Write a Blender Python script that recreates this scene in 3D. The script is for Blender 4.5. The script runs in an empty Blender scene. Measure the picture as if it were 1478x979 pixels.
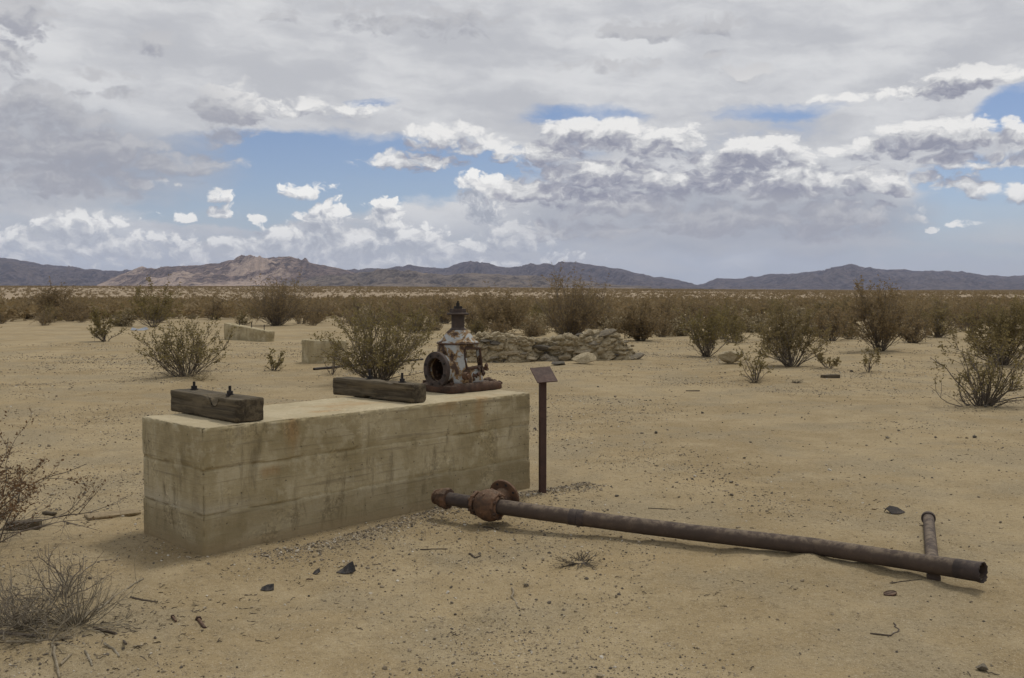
import bpy, bmesh, math, random
import numpy as np
from mathutils import Vector, Matrix, noise as mnoise

R = math.radians
SC = bpy.context.scene
COL = SC.collection

# ------------------------------------------------------------------ camera
CAM_H = 1.6
FPX, PW, PH = 1420.0, 1478.0, 979.0
PITCH = math.atan((PH / 2 - 420.0) / FPX)
cam_d = bpy.data.cameras.new('camera')
cam_d.sensor_width = 36.0
cam_d.lens = 36.0 * FPX / PW
cam_d.clip_start = 0.05
cam_d.clip_end = 60000.0
cam = bpy.data.objects.new('camera', cam_d)
COL.objects.link(cam)
cam.location = (0, 0, CAM_H)
cam.rotation_euler = (R(90) - PITCH, 0, 0)
SC.camera = cam

def ray(px, py):
    x = (px - PW / 2) / FPX
    y = -(py - PH / 2) / FPX
    c, s = math.cos(PITCH), math.sin(PITCH)
    return Vector((x, c + y * s, -s + y * c))

def gp(px, py, z=0.0):
    """ground (height z) point seen at a photograph pixel"""
    d = ray(px, py)
    t = (z - CAM_H) / d.z
    return Vector((d.x * t, d.y * t, z))

def azel(px, py):
    d = ray(px, py).normalized()
    return math.atan2(d.x, d.y), math.asin(d.z)

# ------------------------------------------------------------------ colour management
SC.view_settings.view_transform = 'Standard'
SC.view_settings.look = 'None'
SC.view_settings.gamma = 1.0
SC.view_settings.use_curve_mapping = False
SC.view_settings.exposure = 0.06
SC.cycles.max_bounces = 6
SC.cycles.diffuse_bounces = 3
SC.cycles.glossy_bounces = 3
SC.cycles.transparent_max_bounces = 8
SC.cycles.volume_bounces = 1
SC.cycles.use_denoising = True
SC.cycles.denoiser = 'OPENIMAGEDENOISE'
SC.cycles.denoising_input_passes = 'RGB_ALBEDO_NORMAL'
SC.cycles.denoising_prefilter = 'ACCURATE'

# ------------------------------------------------------------------ sun
SUN_EL, SUN_AZ = R(62), R(35)        # azimuth measured from +Y (view) towards +X (right)
sun_d = bpy.data.lights.new('sun', 'SUN')
sun_d.energy = 1.5
sun_d.angle = R(10)
sun_d.color = (1.0, 0.95, 0.87)
sun = bpy.data.objects.new('sun', sun_d)
COL.objects.link(sun)
sdir = Vector((math.sin(SUN_AZ) * math.cos(SUN_EL), math.cos(SUN_AZ) * math.cos(SUN_EL), math.sin(SUN_EL)))
sun.rotation_euler = sdir.to_track_quat('Z', 'Y').to_euler()
sun.location = (0, 0, 30)

# ------------------------------------------------------------------ small node language
class S:
    """a node socket (or a number) with arithmetic"""
    tree = None
    def __init__(self, v): self.v = v
    @staticmethod
    def node(t, **kw):
        n = S.tree.nodes.new(t)
        for k, v in kw.items(): setattr(n, k, v)
        return n
    @staticmethod
    def put(sock, v):
        if isinstance(v, S): v = v.v
        if isinstance(v, bpy.types.NodeSocket): S.tree.links.new(v, sock)
        elif v is not None: sock.default_value = v
    @staticmethod
    def m(op, a, b=None, c=None, clamp=False):
        n = S.node('ShaderNodeMath', operation=op, use_clamp=clamp)
        for i, q in enumerate((a, b, c)):
            if q is not None: S.put(n.inputs[i], q)
        return S(n.outputs[0])
    def __add__(a, b): return S.m('ADD', a, b)
    def __radd__(a, b): return S.m('ADD', a, b)
    def __sub__(a, b): return S.m('SUBTRACT', a, b)
    def __rsub__(a, b): return S.m('SUBTRACT', b, a)
    def __mul__(a, b): return S.m('MULTIPLY', a, b)
    def __rmul__(a, b): return S.m('MULTIPLY', a, b)
    def __truediv__(a, b): return S.m('DIVIDE', a, b)

def smax(a, b): return S.m('MAXIMUM', a, b)
def smin(a, b): return S.m('MINIMUM', a, b)
def vmath(op, a, b=None, c=None):
    n = S.node('ShaderNodeVectorMath', operation=op)
    for i, q in enumerate((a, b, c)):
        if q is not None: S.put(n.inputs[i], q)
    return S(n.outputs['Value'] if op in ('DOT_PRODUCT', 'LENGTH') else n.outputs[0])
def sstep(x, lo, hi, to0=0.0, to1=1.0, kind='SMOOTHSTEP'):
    n = S.node('ShaderNodeMapRange', interpolation_type=kind)
    S.put(n.inputs[0], x); S.put(n.inputs[1], lo); S.put(n.inputs[2], hi); S.put(n.inputs[3], to0); S.put(n.inputs[4], to1)
    return S(n.outputs[0])
def noise(vec, scale, detail=4, rough=0.55, lac=2.0, dist=0.0, dim='3D', kind='FBM', color=False):
    n = S.node('ShaderNodeTexNoise', noise_dimensions=dim)
    n.noise_type = kind
    if kind == 'FBM': n.normalize = True
    if vec is not None: S.put(n.inputs['Vector'], vec)
    S.put(n.inputs['Scale'], scale); S.put(n.inputs['Detail'], detail); S.put(n.inputs['Roughness'], rough)
    S.put(n.inputs['Lacunarity'], lac); S.put(n.inputs['Distortion'], dist)
    return S(n.outputs['Color' if color else 'Fac'])
def voronoi(vec, scale, feature='F1', detail=0, rand=1.0, color=False, rough=0.5, dim='3D'):
    n = S.node('ShaderNodeTexVoronoi', feature=feature, voronoi_dimensions=dim)
    if vec is not None: S.put(n.inputs['Vector'], vec)
    S.put(n.inputs['Scale'], scale); S.put(n.inputs['Randomness'], rand)
    if 'Detail' in n.inputs: S.put(n.inputs['Detail'], detail)
    if 'Roughness' in n.inputs: S.put(n.inputs['Roughness'], rough)
    return S(n.outputs['Color' if color else 'Distance'])
def mixc(f, a, b, blend='MIX'):
    n = S.node('ShaderNodeMix', data_type='RGBA', blend_type=blend)
    S.put(n.inputs[0], f)
    for i, q in ((6, a), (7, b)):
        if isinstance(q, (tuple, list)) and len(q) == 3: q = (*q, 1.0)
        S.put(n.inputs[i], q)
    return S(n.outputs[2])
def comb(x, y, z):
    n = S.node('ShaderNodeCombineXYZ')
    for i, q in enumerate((x, y, z)): S.put(n.inputs[i], q)
    return S(n.outputs[0])
def sep(v):
    n = S.node('ShaderNodeSeparateXYZ'); S.put(n.inputs[0], v)
    return [S(o) for o in n.outputs]
def ramp(f, stops, interp='LINEAR'):
    n = S.node('ShaderNodeValToRGB'); S.put(n.inputs[0], f)
    cr = n.color_ramp; cr.interpolation = interp
    while len(cr.elements) > 1: cr.elements.remove(cr.elements[-1])
    for i, (p, c) in enumerate(stops):
        e = cr.elements[0] if i == 0 else cr.elements.new(p)
        e.position = p
        e.color = (*c, 1.0) if len(c) == 3 else c
    return S(n.outputs[0])

# ------------------------------------------------------------------ sky: clear air, high veil, cumulus
SKY_STRENGTH = 0.1
world = bpy.data.worlds.new('World')
SC.world = world
world.use_nodes = True
world.cycles.sampling_method = 'MANUAL'
world.cycles.sample_map_resolution = 256
wt = world.node_tree
wt.nodes.clear()
S.tree = wt
d = S(S.node('ShaderNodeTexCoord').outputs['Generated'])
dx, dy, dz = sep(vmath('NORMALIZE', d))
P0 = vmath('MULTIPLY', comb(S.m('ARCTAN2', dx, dy), S.m('ARCSINE', dz), 0.0), (10.0, 10.0, 0.0))
V = sep(P0)[1]
warp = vmath('SUBTRACT', noise(vmath('MULTIPLY', P0, (1.0, 1.5, 0.0)), 2.0, 4, 0.6, dim='2D', color=True), (0.5, 0.5, 0.5))
PW0 = vmath('MULTIPLY_ADD', warp, (0.32, 0.20, 0.0), P0)

def uv(px, py):
    a, e = azel(px, py)
    return a * 10.0, e * 10.0

def blob_field(p, blobs, auto=True):
    F = None
    for (px, py, rx, ry, h) in blobs:
        if auto: h = h * min(1.15, 0.55 + ry / 60.0)
        cu, cv = uv(px, py)
        su, sv = FPX / 10.0 / rx, FPX / 10.0 / ry
        q = vmath('MULTIPLY_ADD', p, (su, sv, 0.0), (-cu * su, -cv * sv, 0.0))
        b = S.m('MULTIPLY_ADD', vmath('DOT_PRODUCT', q, q), -h, h)
        F = b if F is None else smax(F, b)
    return F

def field_group(name, blobs, nscale, amp, stretch, seed, bill):
    """cloud thickness field: ellipses (pixel centre, half sizes) roughened by billowing noise"""
    g = bpy.data.node_groups.new(name, 'ShaderNodeTree')
    g.interface.new_socket('P', in_out='INPUT', socket_type='NodeSocketVector')
    g.interface.new_socket('F', in_out='OUTPUT', socket_type='NodeSocketFloat')
    old = S.tree
    S.tree = g
    gi = g.nodes.new('NodeGroupInput'); go = g.nodes.new('NodeGroupOutput')
    p = S(gi.outputs[0])
    q = vmath('MULTIPLY_ADD', p, (1.0, stretch, 0.0), (seed, seed * 0.7, 0.0))
    F = smax(blob_field(p, blobs), -1.2)
    n0 = noise(vmath('MULTIPLY', q, (0.75, 1.4, 0.0)), nscale * 0.8, 7, 0.60, dim='2D')
    b1 = voronoi(q, nscale * 1.7, 'F1', 3.0, rough=0.55, dim='2D')
    out = F + 0.30 + (n0 - 0.5) * (2.0 * amp) + (0.42 - b1) * bill
    S.tree.links.new(out.v, go.inputs[0])
    S.tree = old
    return g

puff = noise(vmath('MULTIPLY', PW0, (1.0, 1.35, 0.0)), 7.0, 5, 0.62, dim='2D') - 0.5
def cloud_layer(g, du, dv, k):
    def call(p):
        n = S.node('ShaderNodeGroup'); n.node_tree = g
        S.put(n.inputs[0], p)
        return S(n.outputs[0])
    F = call(PW0)
    Fs = call(vmath('ADD', PW0, (du, dv, 0.0)))
    lit = S.m('POWER', 2.718, smax(Fs, 0.0) * -1.8)
    return F, S.m('MULTIPLY_ADD', F - Fs, k, lit * 0.30 - 0.14 + puff * 0.75)            # thickness, light from above minus shade from above

sky = S.node('ShaderNodeTexSky')
sky.sky_type = 'NISHITA'
sky.sun_disc = False
sky.sun_elevation = SUN_EL
sky.sun_rotation = SUN_AZ
sky.altitude = 600
sky.air_density = 1.0
sky.dust_density = 0.3
sky.ozone_density = 2.0
K = 1.0 / SKY_STRENGTH
def rad(r, g, b): return (r * K, g * K, b * K)
col = mixc(1.0, S(sky.outputs[0]), (0.72, 0.69, 0.76), 'MULTIPLY')

# high veil with openings
vn = noise(vmath('MULTIPLY_ADD', P0, (1.0, 2.4, 0.0), (3.3, 1.0, 0.0)), 0.55, 5, 0.55, dim='2D')
PU, PV, _z = sep(PW0)
vfine = noise(comb(PU * 0.6 + PV * 0.5, PV * 2.2, 0.0), 1.6, 5, 0.6, dim='2D')
hole = smax(blob_field(PW0, [
    (430, 250, 330, 66, 1.5), (640, 240, 170, 48, 1.0), (300, 300, 190, 28, 0.9), (1450, 335, 230, 80, 1.5), (1470, 155, 70, 40, 1.1),
    (850, 165, 110, 22, 0.8), (540, 148, 60, 12, 0.8), (1130, 158, 140, 18, 0.6), (1440, 262, 130, 40, 1.0)], auto=False), 0.0)
veil = sstep(0.66 + sstep(V, 1.2, 2.2, 0.0, 0.32) + (vn - 0.5) * 1.2 + (vfine - 0.5) * 1.0 - hole * 1.0, 0.0, 0.62)
vtone = sstep(vn * 0.5 + vfine * 0.5, 0.36, 0.66)
vcol = mixc(vtone, rad(0.51, 0.515, 0.535), rad(0.70, 0.70, 0.70))
col = mixc(veil * 0.95, col, vcol)

# hazy bank low over the mountains
lown = noise(vmath('MULTIPLY_ADD', PW0, (0.8, 3.0, 0.0), (21.0, 4.0, 0.0)), 0.9, 4, 0.55, dim='2D')
lowf = S.m('MULTIPLY', sstep(V, 0.15, 1.0, 1.0, 0.0), sstep(lown, 0.25, 0.6, 0.55, 1.0), clamp=True)
col = mixc(lowf, col, mixc(sstep(lown, 0.35, 0.65), rad(0.36, 0.41, 0.50), rad(0.47, 0.49, 0.53)))

# far bright cumulus, low over the hills
back = field_group('far_cumulus', [
    (470, 318, 46, 32, 1.1), (555, 314, 32, 32, 1.2), (440, 345, 60, 24, 0.95), (520, 352, 70, 26, 0.95), (600, 345, 60, 28, 0.95), (400, 345, 60, 22, 0.85), (650, 362, 100, 22, 0.8), (340, 356, 80, 18, 0.7),
    (120, 325, 70, 22, 0.9), (60, 345, 120, 20, 0.8), (210, 352, 120, 18, 0.7), (316, 282, 26, 11, 1.1), (325, 305, 34, 11, 1.1), (260, 312, 30, 11, 1.0),
    (436, 274, 46, 13, 1.05), (374, 315, 16, 7, 1.1), (700, 285, 46, 44, 1.1), (745, 345, 60, 34, 0.8), (20, 380, 130, 14, 0.6), (560, 376, 220, 13, 0.65),
    (520, 374, 330, 26, 0.75), (120, 358, 260, 26, 0.7), (228, 266, 30, 7, 0.8), (1355, 328, 13, 6, 1.2), (1396, 320, 24, 8, 1.2), (30, 270, 70, 26, 0.7)],
    3.6, 0.50, 1.15, 5.0, 0.95)
F, s = cloud_layer(back, 0.04, 0.11, 0.58)
s = s + 0.37
fade = sstep(V, 0.1, 0.95, 0.55, 0.0)
ccol = ramp(s, [(0.0, rad(0.36, 0.385, 0.44)), (0.32, rad(0.50, 0.52, 0.56)), (0.56, rad(0.66, 0.665, 0.67)), (0.78, rad(0.78, 0.775, 0.765)), (1.0, rad(0.92, 0.91, 0.88))])
ccol = mixc(fade, ccol, rad(0.50, 0.52, 0.56))
col = mixc(sstep(F, 0.0, 0.50) * 0.97, col, ccol)

# grey rain curtain under the big cloud on the right, grey bank on the left
rain = smax(blob_field(PW0, [(1000, 318, 330, 62, 1.0), (1190, 318, 170, 66, 0.9), (70, 225, 270, 85, 0.9)], auto=False), 0.0)
col = mixc(S.m('MULTIPLY', sstep(rain + (lown - 0.5) * 0.5, 0.0, 0.75), 0.85), col, mixc(sstep(lown, 0.35, 0.65), rad(0.35, 0.375, 0.43), rad(0.44, 0.455, 0.49)))

# nearer grey cumulus with flat dark undersides
front = field_group('near_cumulus', [
    (860, 192, 110, 26, 1.0), (780, 222, 70, 24, 1.0), (960, 205, 90, 28, 1.0), (1080, 222, 100, 28, 1.0), (860, 252, 130, 24, 1.0), (1010, 262, 110, 24, 1.0), (1140, 262, 80, 34, 1.1), (770, 278, 90, 24, 0.9), (900, 295, 110, 22, 0.9), (1030, 315, 150, 30, 0.9), (840, 330, 110, 22, 0.6),
    (1270, 216, 100, 18, 1.0), (1360, 196, 90, 28, 1.1), (1390, 232, 100, 14, 0.9), (1270, 265, 80, 24, 0.8), (1190, 315, 130, 36, 0.7),
    (1405, 110, 80, 18, 1.1), (1320, 134, 70, 13, 1.0), (1210, 141, 44, 9, 0.9), (1405, 268, 36, 18, 0.9), (1475, 275, 26, 18, 1.0), (1465, 195, 40, 24, 0.9),
    (935, 45, 95, 17, 1.2), (1040, 40, 40, 15, 1.2), (1085, 100, 42, 13, 1.2), (880, 95, 90, 14, 0.95), (1030, 84, 26, 9, 1.1),
    (335, 155, 55, 36, 1.1), (325, 195, 50, 18, 1.0), (440, 158, 120, 18, 0.8), (250, 236, 95, 17, 1.1), (110, 215, 140, 44, 0.9), (60, 165, 120, 44, 0.65), (110, 255, 160, 30, 0.8),
    (25, 25, 60, 34, 1.0), (10, 75, 44, 26, 0.9), (215, 62, 46, 20, 1.0), (410, 20, 34, 15, 0.95), (48, 124, 40, 13, 1.15), (175, 136, 36, 11, 1.1), (150, 108, 50, 9, 0.9), (600, 30, 150, 26, 0.6), (595, 232, 90, 18, 0.85), (650, 200, 90, 22, 0.8)],
    2.5, 0.62, 1.7, 14.0, 0.80)
F, s = cloud_layer(front, 0.05, 0.14, 0.52)
dark = smax(blob_field(PW0, [(930, 268, 230, 34, 1.0), (1090, 318, 210, 36, 1.2), (800, 318, 150, 34, 0.9), (80, 235, 230, 62, 0.8), (1310, 216, 120, 12, 0.8), (330, 178, 60, 22, 0.5), (1380, 122, 110, 14, 0.7), (25, 40, 60, 26, 0.8)], auto=False), 0.0)
s = s + 0.35 - S.m('MINIMUM', dark, 0.7) * 0.24
tone = blob_field(P0, [(80, 200, 330, 150, 1.0), (700, -60, 1400, 215, 1.0), (1050, 345, 330, 75, 1.0)], auto=False)   # thin soft cloud: less contrast
soft = sstep(tone, 0.0, 0.7)
ccol = ramp(s, [(0.0, rad(0.27, 0.28, 0.345)), (0.28, rad(0.38, 0.385, 0.435)), (0.50, rad(0.55, 0.555, 0.57)), (0.74, rad(0.68, 0.68, 0.68)), (1.0, rad(0.84, 0.83, 0.81))])
ccol = mixc(soft * 0.7, ccol, rad(0.355, 0.36, 0.395))
col = mixc(S.m('MULTIPLY', sstep(F, 0.0, sstep(soft, 0.0, 1.0, 0.60, 0.75)), sstep(soft, 0.0, 1.0, 0.96, 0.80)), col, ccol)

# under the horizon line: plain desert tone
col = mixc(sstep(dz, -0.02, -0.004, 1.0, 0.0), col, rad(0.30, 0.25, 0.18))
bg = S.node('ShaderNodeBackground')
S.put(bg.inputs[0], col); bg.inputs[1].default_value = SKY_STRENGTH
wo = S.node('ShaderNodeOutputWorld')
wt.links.new(bg.outputs[0], wo.inputs[0])

# ------------------------------------------------------------------ numeric noise and mesh helpers
def _hash(ix, iy, seed):
    h = (ix.astype(np.int64) * 374761393 + iy.astype(np.int64) * 668265263 + seed * 974634777) & 0xFFFFFFFF
    h = ((h ^ (h >> 13)) * 1274126177) & 0xFFFFFFFF
    return ((h ^ (h >> 16)) & 0xFFFF) / 65535.0

def vn(x, y, seed=0):
    """smooth value noise, -1..1"""
    x = np.asarray(x, float); y = np.asarray(y, float)
    ix, iy = np.floor(x), np.floor(y)
    fx, fy = x - ix, y - iy
    fx = fx * fx * fx * (fx * (fx * 6 - 15) + 10); fy = fy * fy * fy * (fy * (fy * 6 - 15) + 10)
    a = _hash(ix, iy, seed); b = _hash(ix + 1, iy, seed); c = _hash(ix, iy + 1, seed); e = _hash(ix + 1, iy + 1, seed)
    return ((a + (b - a) * fx) * (1 - fy) + (c + (e - c) * fx) * fy) * 2 - 1

def fbm(x, y, octv=4, seed=0, gain=0.5):
    s, a, t = 0.0, 1.0, 0.0
    x = np.asarray(x, float); y = np.asarray(y, float)
    for o in range(octv):
        s = s + a * vn(x, y, seed + o * 17); t += a
        x, y = x * 1.97 + y * 0.31 + 5.2, y * 1.97 - x * 0.31 + 1.7
        a *= gain
    return s / t

def ridged(x, y, octv=5, seed=0):
    s, a, t = 0.0, 1.0, 0.0
    x = np.asarray(x, float); y = np.asarray(y, float)
    for o in range(octv):
        s = s + a * (1 - np.abs(vn(x, y, seed + o * 31))); t += a
        x, y = x * 1.93 + y * 0.4 + 3.1, y * 1.93 - x * 0.4 + 7.7
        a *= 0.52
    return s / t

def n3(p, s=1.0, seed=0.0):
    return mnoise.noise(Vector((p[0] * s + seed, p[1] * s - seed * 0.37, p[2] * s + seed * 1.7)))

def mesh(name, verts, faces, smooth=False):
    me = bpy.data.meshes.new(name)
    me.from_pydata([tuple(v) for v in verts], [], [tuple(int(i) for i in f) for f in faces])
    if smooth: me.polygons.foreach_set('use_smooth', [True] * len(me.polygons))
    me.update()
    return me

def big_mesh(name, v, f, smooth=True):
    """v: (n,3) array, f: (m,k) array of equal sized faces"""
    v = np.ascontiguousarray(v, dtype=np.float32); f = np.ascontiguousarray(f, dtype=np.int32)
    me = bpy.data.meshes.new(name)
    me.vertices.add(len(v)); me.vertices.foreach_set('co', v.ravel())
    k = f.shape[1]
    me.loops.add(f.size); me.loops.foreach_set('vertex_index', f.ravel())
    me.polygons.add(len(f)); me.polygons.foreach_set('loop_start', np.arange(0, f.size, k, dtype=np.int32))
    if smooth: me.polygons.foreach_set('use_smooth', np.ones(len(f), dtype=bool))
    me.update(calc_edges=True); me.validate()
    return me

def obj(name, me, mat=None, parent=None, loc=None, rot=None):
    o = bpy.data.objects.new(name, me)
    COL.objects.link(o)
    if mat is not None and me is not None and not me.materials: me.materials.append(mat)
    if parent is not None: o.parent = parent
    if loc is not None: o.location = loc
    if rot is not None: o.rotation_euler = rot
    return o

def tag(o, label=None, cat=None, group=None, kind=None):
    if label: o['label'] = label
    if cat: o['category'] = cat
    if group: o['group'] = group
    if kind: o['kind'] = kind
    return o

def empty(name, loc=(0, 0, 0), rz=0.0):
    o = bpy.data.objects.new(name, None)
    o.empty_display_size = 0.1
    COL.objects.link(o); o.location = loc; o.rotation_euler = (0, 0, rz)
    return o

class MB:
    """collects vertices and faces of one part"""
    def __init__(self): self.v, self.f = [], []
    def add(self, verts, faces):
        n = len(self.v)
        self.v.extend(tuple(p) for p in verts)
        self.f.extend(tuple(i + n for i in q) for q in faces)
    def tube(self, pts, rad, sides=12, caps=True, wob=0.0, seed=0):
        pts = [Vector(p) for p in pts]
        if not hasattr(rad, '__len__'): rad = [rad] * len(pts)
        rings, up = [], None
        for i, p in enumerate(pts):
            t = (pts[min(i + 1, len(pts) - 1)] - pts[max(i - 1, 0)])
            if t.length < 1e-9: t = Vector((0, 0, 1))
            t.normalize()
            if up is None:
                up = t.orthogonal().normalized()
            else:
                up = (up - t * up.dot(t))
                up = up.normalized() if up.length > 1e-6 else t.orthogonal().normalized()
            w = t.cross(up)
            ring = []
            for k in range(sides):
                a = 2 * math.pi * k / sides
                r = rad[i]
                if wob: r *= 1 + wob * n3(p + up * math.cos(a) * r + w * math.sin(a) * r, 9.0, seed)
                ring.append(p + (up * math.cos(a) + w * math.sin(a)) * r)
            rings.append(ring)
        fs = []
        for i in range(len(pts) - 1):
            for k in range(sides):
                a, b = i * sides + k, i * sides + (k + 1) % sides
                fs.append((a, b, b + sides, a + sides))
        if caps:
            fs.append(tuple(range(sides - 1, -1, -1)))
            m = (len(pts) - 1) * sides
            fs.append(tuple(range(m, m + sides)))
        self.add([q for r in rings for q in r], fs)
    def lathe(self, prof, sides=32, axis='Z', org=(0, 0, 0), closed=False):
        """prof: list of (radius, height)"""
        vs, fs = [], []
        for (r, h) in prof:
            for k in range(sides):
                a = 2 * math.pi * k / sides
                c, s = r * math.cos(a), r * math.sin(a)
                p = {'Z': (c, s, h), 'X': (h, c, s), 'Y': (s, h, c)}[axis]
                vs.append((p[0] + org[0], p[1] + org[1], p[2] + org[2]))
        n = len(prof)
        for i in range(n if closed else n - 1):
            j = (i + 1) % n
            for k in range(sides):
                k2 = (k + 1) % sides
                fs.append((i * sides + k, i * sides + k2, j * sides + k2, j * sides + k))
        self.add(vs, fs)
    def box(self, c, s):
        x, y, z = (q / 2 for q in s)
        vs = [(c[0] + i * x, c[1] + j * y, c[2] + k * z) for i in (-1, 1) for j in (-1, 1) for k in (-1, 1)]
        self.add(vs, [(0, 1, 3, 2), (4, 6, 7, 5), (0, 4, 5, 1), (2, 3, 7, 6), (0, 2, 6, 4), (1, 5, 7, 3)])
    def prism(self, c, r, h, sides=6, axis='Z', turn=0.0):
        vs, fs = [], []
        for z in (0, h):
            for k in range(sides):
                a = 2 * math.pi * k / sides + turn
                p = (r * math.cos(a), r * math.sin(a), z)
                if axis == 'X': p = (p[2], p[0], p[1])
                if axis == 'Y': p = (p[1], p[2], p[0])
                vs.append((c[0] + p[0], c[1] + p[1], c[2] + p[2]))
        for k in range(sides): fs.append((k, (k + 1) % sides, sides + (k + 1) % sides, sides + k))
        fs.append(tuple(range(sides - 1, -1, -1))); fs.append(tuple(range(sides, 2 * sides)))
        self.add(vs, fs)
    def build(self, name, mat, parent=None, smooth=False, angle=40, **kw):
        me = mesh(name, self.v, self.f)
        bm = bmesh.new(); bm.from_mesh(me); bmesh.ops.recalc_face_normals(bm, faces=bm.faces[:])
        if smooth:
            for e in bm.edges:
                if len(e.link_faces) == 2 and e.calc_face_angle(0) > R(angle): e.smooth = False
            for q in bm.faces: q.smooth = True
        bm.to_mesh(me); bm.free()
        return obj(name, me, mat, parent, **kw)

def lines(length, step, r, extra=()):
    """grid stops along an edge, dense at both ends and near extra"""
    n = max(2, int(round((length - 2 * r) / step)))
    s = {0.0, length, r * 0.4, length - r * 0.4}
    s |= {r + (length - 2 * r) * i / n for i in range(n + 1)}
    for e in extra: s |= {e - 0.006, e, e + 0.006}
    out = []
    for q in sorted(s):
        if not out or q - out[-1] > 1e-4: out.append(q)
    return out

def rough_box(name, dims, step, r, disp, extra_z=(), smooth=True, extra_x=()):
    """box with rounded, worn edges; disp(p, n) moves each surface point along its normal"""
    gx, gy, gz = lines(dims[0], step, r, extra_x), lines(dims[1], step, r), lines(dims[2], step, r, extra_z)
    nx, ny, nz = len(gx), len(gy), len(gz)
    idx, vs, fs = {}, [], []
    def vert(i, j, k):
        key = (i, j, k)
        if key in idx: return idx[key]
        p = Vector((gx[i], gy[j], gz[k]))
        q = Vector((min(max(p.x, r), dims[0] - r), min(max(p.y, r), dims[1] - r), min(max(p.z, r), dims[2] - r)))
        n = (p - q).normalized()
        p2 = q + n * r
        p2 = p2 + n * disp(p2, n)
        idx[key] = len(vs); vs.append(p2)
        return idx[key]
    for i in range(nx - 1):
        for j in range(ny - 1):
            fs.append([vert(i, j, 0), vert(i, j + 1, 0), vert(i + 1, j + 1, 0), vert(i + 1, j, 0)])
            fs.append([vert(i, j, nz - 1), vert(i + 1, j, nz - 1), vert(i + 1, j + 1, nz - 1), vert(i, j + 1, nz - 1)])
    for i in range(nx - 1):
        for k in range(nz - 1):
            fs.append([vert(i, 0, k), vert(i + 1, 0, k), vert(i + 1, 0, k + 1), vert(i, 0, k + 1)])
            fs.append([vert(i, ny - 1, k), vert(i, ny - 1, k + 1), vert(i + 1, ny - 1, k + 1), vert(i + 1, ny - 1, k)])
    for j in range(ny - 1):
        for k in range(nz - 1):
            fs.append([vert(0, j, k), vert(0, j, k + 1), vert(0, j + 1, k + 1), vert(0, j + 1, k)])
            fs.append([vert(nx - 1, j, k), vert(nx - 1, j + 1, k), vert(nx - 1, j + 1, k + 1), vert(nx - 1, j, k + 1)])
    return mesh(name, vs, fs, smooth)

def lump(name, seed, rough=0.35, sub=2, flat=1.0, freq=1.6, smooth=False):
    """an irregular stone, radius about 1"""
    bm = bmesh.new()
    bmesh.ops.create_icosphere(bm, subdivisions=sub, radius=1.0)
    rng = random.Random(seed)
    planes = [(Vector((rng.gauss(0, 1), rng.gauss(0, 1), rng.gauss(0, 1))).normalized(), rng.uniform(0.45, 0.8)) for _ in range(13)]
    for v in bm.verts:
        p = v.co.copy()
        for n, dist in planes:                      # flat cleavage faces
            e = p.dot(n) - dist
            if e > 0: p -= n * e * 0.97
        p *= 1 + rough * 0.35 * n3(p, freq, seed * 3.1) + rough * 0.25 * n3(p, freq * 3, seed * 1.3)
        p.z *= flat
        v.co = p
    me = bpy.data.meshes.new(name); bm.to_mesh(me); bm.free()
    if smooth: me.polygons.foreach_set('use_smooth', [True] * len(me.polygons))
    return me

# ------------------------------------------------------------------ materials
def mat(name, build):
    m = bpy.data.materials.new(name); m.use_nodes = True
    t = m.node_tree; t.nodes.clear(); S.tree = t
    b = S.node('ShaderNodeBsdfPrincipled'); o = S.node('ShaderNodeOutputMaterial')
    t.links.new(b.outputs[0], o.inputs[0])
    b.inputs['Specular IOR Level'].default_value = 0.25
    b.inputs['Roughness'].default_value = 0.9
    build(b)
    return m
def bcol(b, c): S.put(b.inputs['Base Color'], (*c, 1.0) if isinstance(c, tuple) and len(c) == 3 else c)
def bump(b, h, strength=0.4, dist=0.01, prev=None):
    n = S.node('ShaderNodeBump'); n.inputs['Strength'].default_value = strength; n.inputs['Distance'].default_value = dist
    S.put(n.inputs['Height'], h)
    if prev is not None: S.put(n.inputs['Normal'], prev)
    S.put(b.inputs['Normal'], S(n.outputs[0]))
    return S(n.outputs[0])
def ocoord(): return S(S.node('ShaderNodeTexCoord').outputs['Object'])
def position(): return S(S.node('ShaderNodeNewGeometry').outputs['Position'])
def objrand(): return S(S.node('ShaderNodeObjectInfo').outputs['Random'])

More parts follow.
